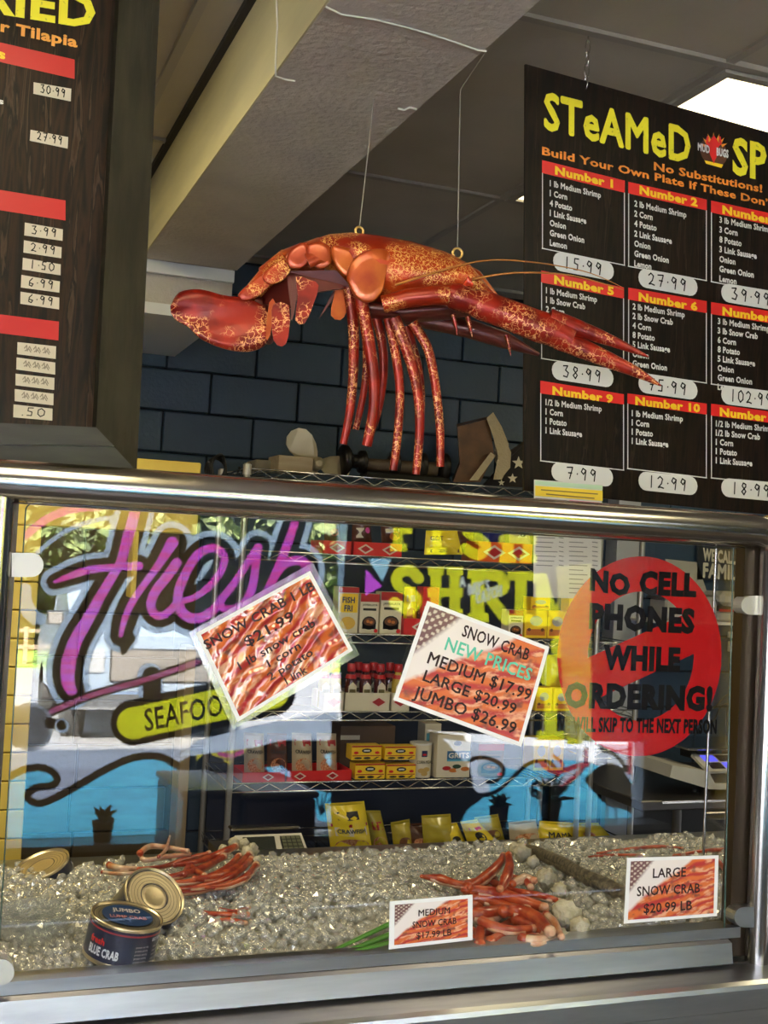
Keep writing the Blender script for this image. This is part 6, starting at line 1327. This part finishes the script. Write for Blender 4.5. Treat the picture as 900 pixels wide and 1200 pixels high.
# tins
lidm=mat('tin_lid',(.62,.52,.34),.28,.9); navyl=mat('tin_label',(.012,.018,.045),.3,coat=.4)
def tin(c,axis,r,h,label,name='crab_tin',lidprint=False,lab_on=False):
    z=Vector(axis).normalized(); x=Vector((1,0,0)); x=(x-z*x.dot(z)).normalized(); y=z.cross(x); M=Matrix((x,y,z)).transposed(); c=Vector(c)
    t=empty(name,c,label,'tin'); b=MB(); b.lathe([(r,.004),(r,h-.004)],c,navyl,32,M); b.build('can',t)
    b=MB(); b.lathe([(r*.90,h-.004),(r*.94,h-.0045),(r*.98,h-.001),(r*1.01,h),(r*1.015,h-.004),(r*1.0,h-.007)],c,lidm,36,M,cap=False)
    b.lathe([(r*1.0,.0),(r*1.015,.003),(r*1.0,.007)],c,lidm,32,M); b.build('rim',t)
    b=MB(); pf=[(r*.92,h-.004)]
    for k in range(4): q=.85-k*.11; pf+=[(r*q,h-.0025),(r*(q-.055),h-.0042)]
    pf+=[(r*.3,h-.003),(.0005,h-.003)]; b.lathe(pf,c,lidm if not lidprint else mat('tin_lid_worn',(.45,.40,.28),.3,.8),36,M,cap=False); b.build('lid',t)
    if lidprint:
        FT=Fr(c+z*(h-.0005),x,y,z); b=MB(); b.add([FT.pt(r*.72*math.cos(q),r*.72*math.sin(q)) for q in [2*math.pi*k/30 for k in range(30)]],[tuple(range(30))],mat('tin_blue',(.02,.05,.14),.3)); b.build('lid_print',t)
        b=MB(); tp_=mat('tin_print',(.55,.50,.52),.4); textl(b,FT,'JUMBO',(-r*.4,r*.18),(r*.4,r*.18),r*.26,tp_,.03,.0006); textl(b,FT,'LUMP CRAB',(-r*.52,-r*.25),(r*.52,-r*.25),r*.2,mat('tin_pink',(.6,.25,.25),.4),.02,.0006); b.build('lid_lettering',t)
    if lab_on:
        b=MB(); b.lathe([(r*1.003,h*.80),(r*1.003,h*.84)],c,mat('tin_redline',(.35,.03,.04),.4),32,M,cap=False); b.build('red_line',t)
        def wrap(b,sn,a0,a1,v0,hh,mt,bold):
            vv,ff=glyph(sn,bold); xa,xb=vv[:,0].min(),vv[:,0].max(); b.add([c+M@Vector((r*1.006*math.cos(a0+(a1-a0)*(q[0]-xa)/(xb-xa)),r*1.006*math.sin(a0+(a1-a0)*(q[0]-xa)/(xb-xa)),v0+hh*q[1]/CAP)) for q in vv],ff,mt)
        b=MB(); wrap(b,'BLUE CRAB',-2.75,-1.78,h*.22,h*.20,mat('tin_white',(.7,.7,.72),.4),.04); wrap(b,'fresh',-2.75,-2.25,h*.48,h*.16,red,.03)
        for k in range(5): wrap(b,'protein serving',-1.35,-.95,h*(.55-.09*k),h*.05,mat('tin_print',(.55,.50,.52),.4),.0)
        for k in range(4): wrap(b,'keep cold',-.75,-.45,h*(.52-.1*k),h*.05,mat('tin_print'),.0)
        wrap(b,'BEST BY',-.85,-.5,h*.68,h*.08,mat('tin_white'),.02); b.build('label_lettering',t)
    return t
p=IC(140,1128,.0); tin(p+Vector((0,.02,.006)),(.16,-.10,1),.062,.072,'dark blue crab tin with a printed lid, standing on the ice in front',lidprint=True,lab_on=True)
p=IC(163,1098,0); tin(p+Vector((.012,.085,.012)),(.30,-.62,.72),.060,.07,'dark tin tilted back with its ringed gold lid showing, behind the printed one')
p=IC(62,1025,0); tin(p+Vector((0,.03,-.045)),(-.35,-.15,.9),.062,.07,'dark tin half buried in ice at the back left')
# bowl of ice dip at the left front
p=IC(38,1104,0); b=MB(); b.lathe([(.03,-.05),(.055,-.02),(.068,.02),(.070,.03),(.066,.03),(.064,.02),(.05,-.015)],p+Vector((0,.03,.02)),mat('clear_bowl',(.55,.60,.62),.15,trans=.6,ior=1.3,alpha=.45),24,cap=False); b.build('plastic_bowl',label='translucent plastic bowl sunk in the ice at the front left',cat='bowl')
# green leaves
gn=mat('green_onion',(.045,.20,.02),.35,noise=(20,(.10,.32,.04),(1,6,1),.3,.7))
t=empty('green_onion',IC(410,1110,0),'long green onion leaves lying on the ice left of the medium tag','leaf')
for pts,w_ in (([(352,1128),(385,1116),(420,1100),(458,1082)],11),([(358,1128),(395,1118),(430,1106),(458,1095)],14),([(378,1126),(420,1114),(458,1105)],15),([(360,1127),(400,1110),(445,1088)],9)):
    P=smooth_pts(pts,3); b=MB(); b.tube([IC(x,y,.022) for x,y in P],[w_*2.1/FPX/2*(.3+.7*i/len(P)) for i in range(len(P))],gn,6,sq=(.5,1)); b.build('leaf',t)
# driftwood
dw=mat('driftwood',(.06,.05,.035),.6,noise=(22,(.17,.14,.09),(.6,5,5),.4,.6),bump=(60,.8,(1,4,4),.006))
P=[IC(x,y,.018) for x,y in ((604,990),(632,1000),(660,1014),(690,1029),(715,1040),(738,1050))]; b=MB()
for k in range(4): b.tube([p+Vector((.0,.008*k-.012,.006*math.sin(i+k*2))) for i,p in enumerate(P)],[.004,.011,.013,.012,.012,.010],dw,8)
b.build('driftwood',label='dark weathered strip of driftwood lying across the ice behind the large tag',cat='wood')

# ================================================================== groups of look-alikes
GR={'chips_bag':'bags of chips and mix piled behind the ice','seafood_mix_pouch':'seafood mix pouches in the red trays','sauce_bottle':'dark red sauce bottles on the third shelf','mustard_bottle':'mustard bottles on the third shelf','seasoning_box':'yellow and red seafood boil boxes','soup_mix_box':'rice and fry mix boxes on the second shelf','batter_box':'yellow batter boxes on the shelves','fish_fry_box':'yellow boxes on the fourth shelf','display_tray':'card display trays on the shelves','snack_pouch':'pouches on the top inner shelf','crab_cluster':'crab leg clusters on the ice','crab_tin':'crab tins on the ice','spice_jar':'spice jars on the narrow shelf','price_tag':'small price tags in the case','price_sheet':'large price sheets on the glass','tree':'trees across the lot','potted_plant':'potted plants on the window sill','storage_chest':'chests below the window','ceiling_light':'fluorescent ceiling lights','wire_shelf_unit':'wire shelving units','seasoning_bag':'bags on the top inner shelf'}
for o in D.objects:
    if o.parent is None and o.get('label'):
        k=o.name.split('.')[0]
        if k in GR: o['group']=GR[k]
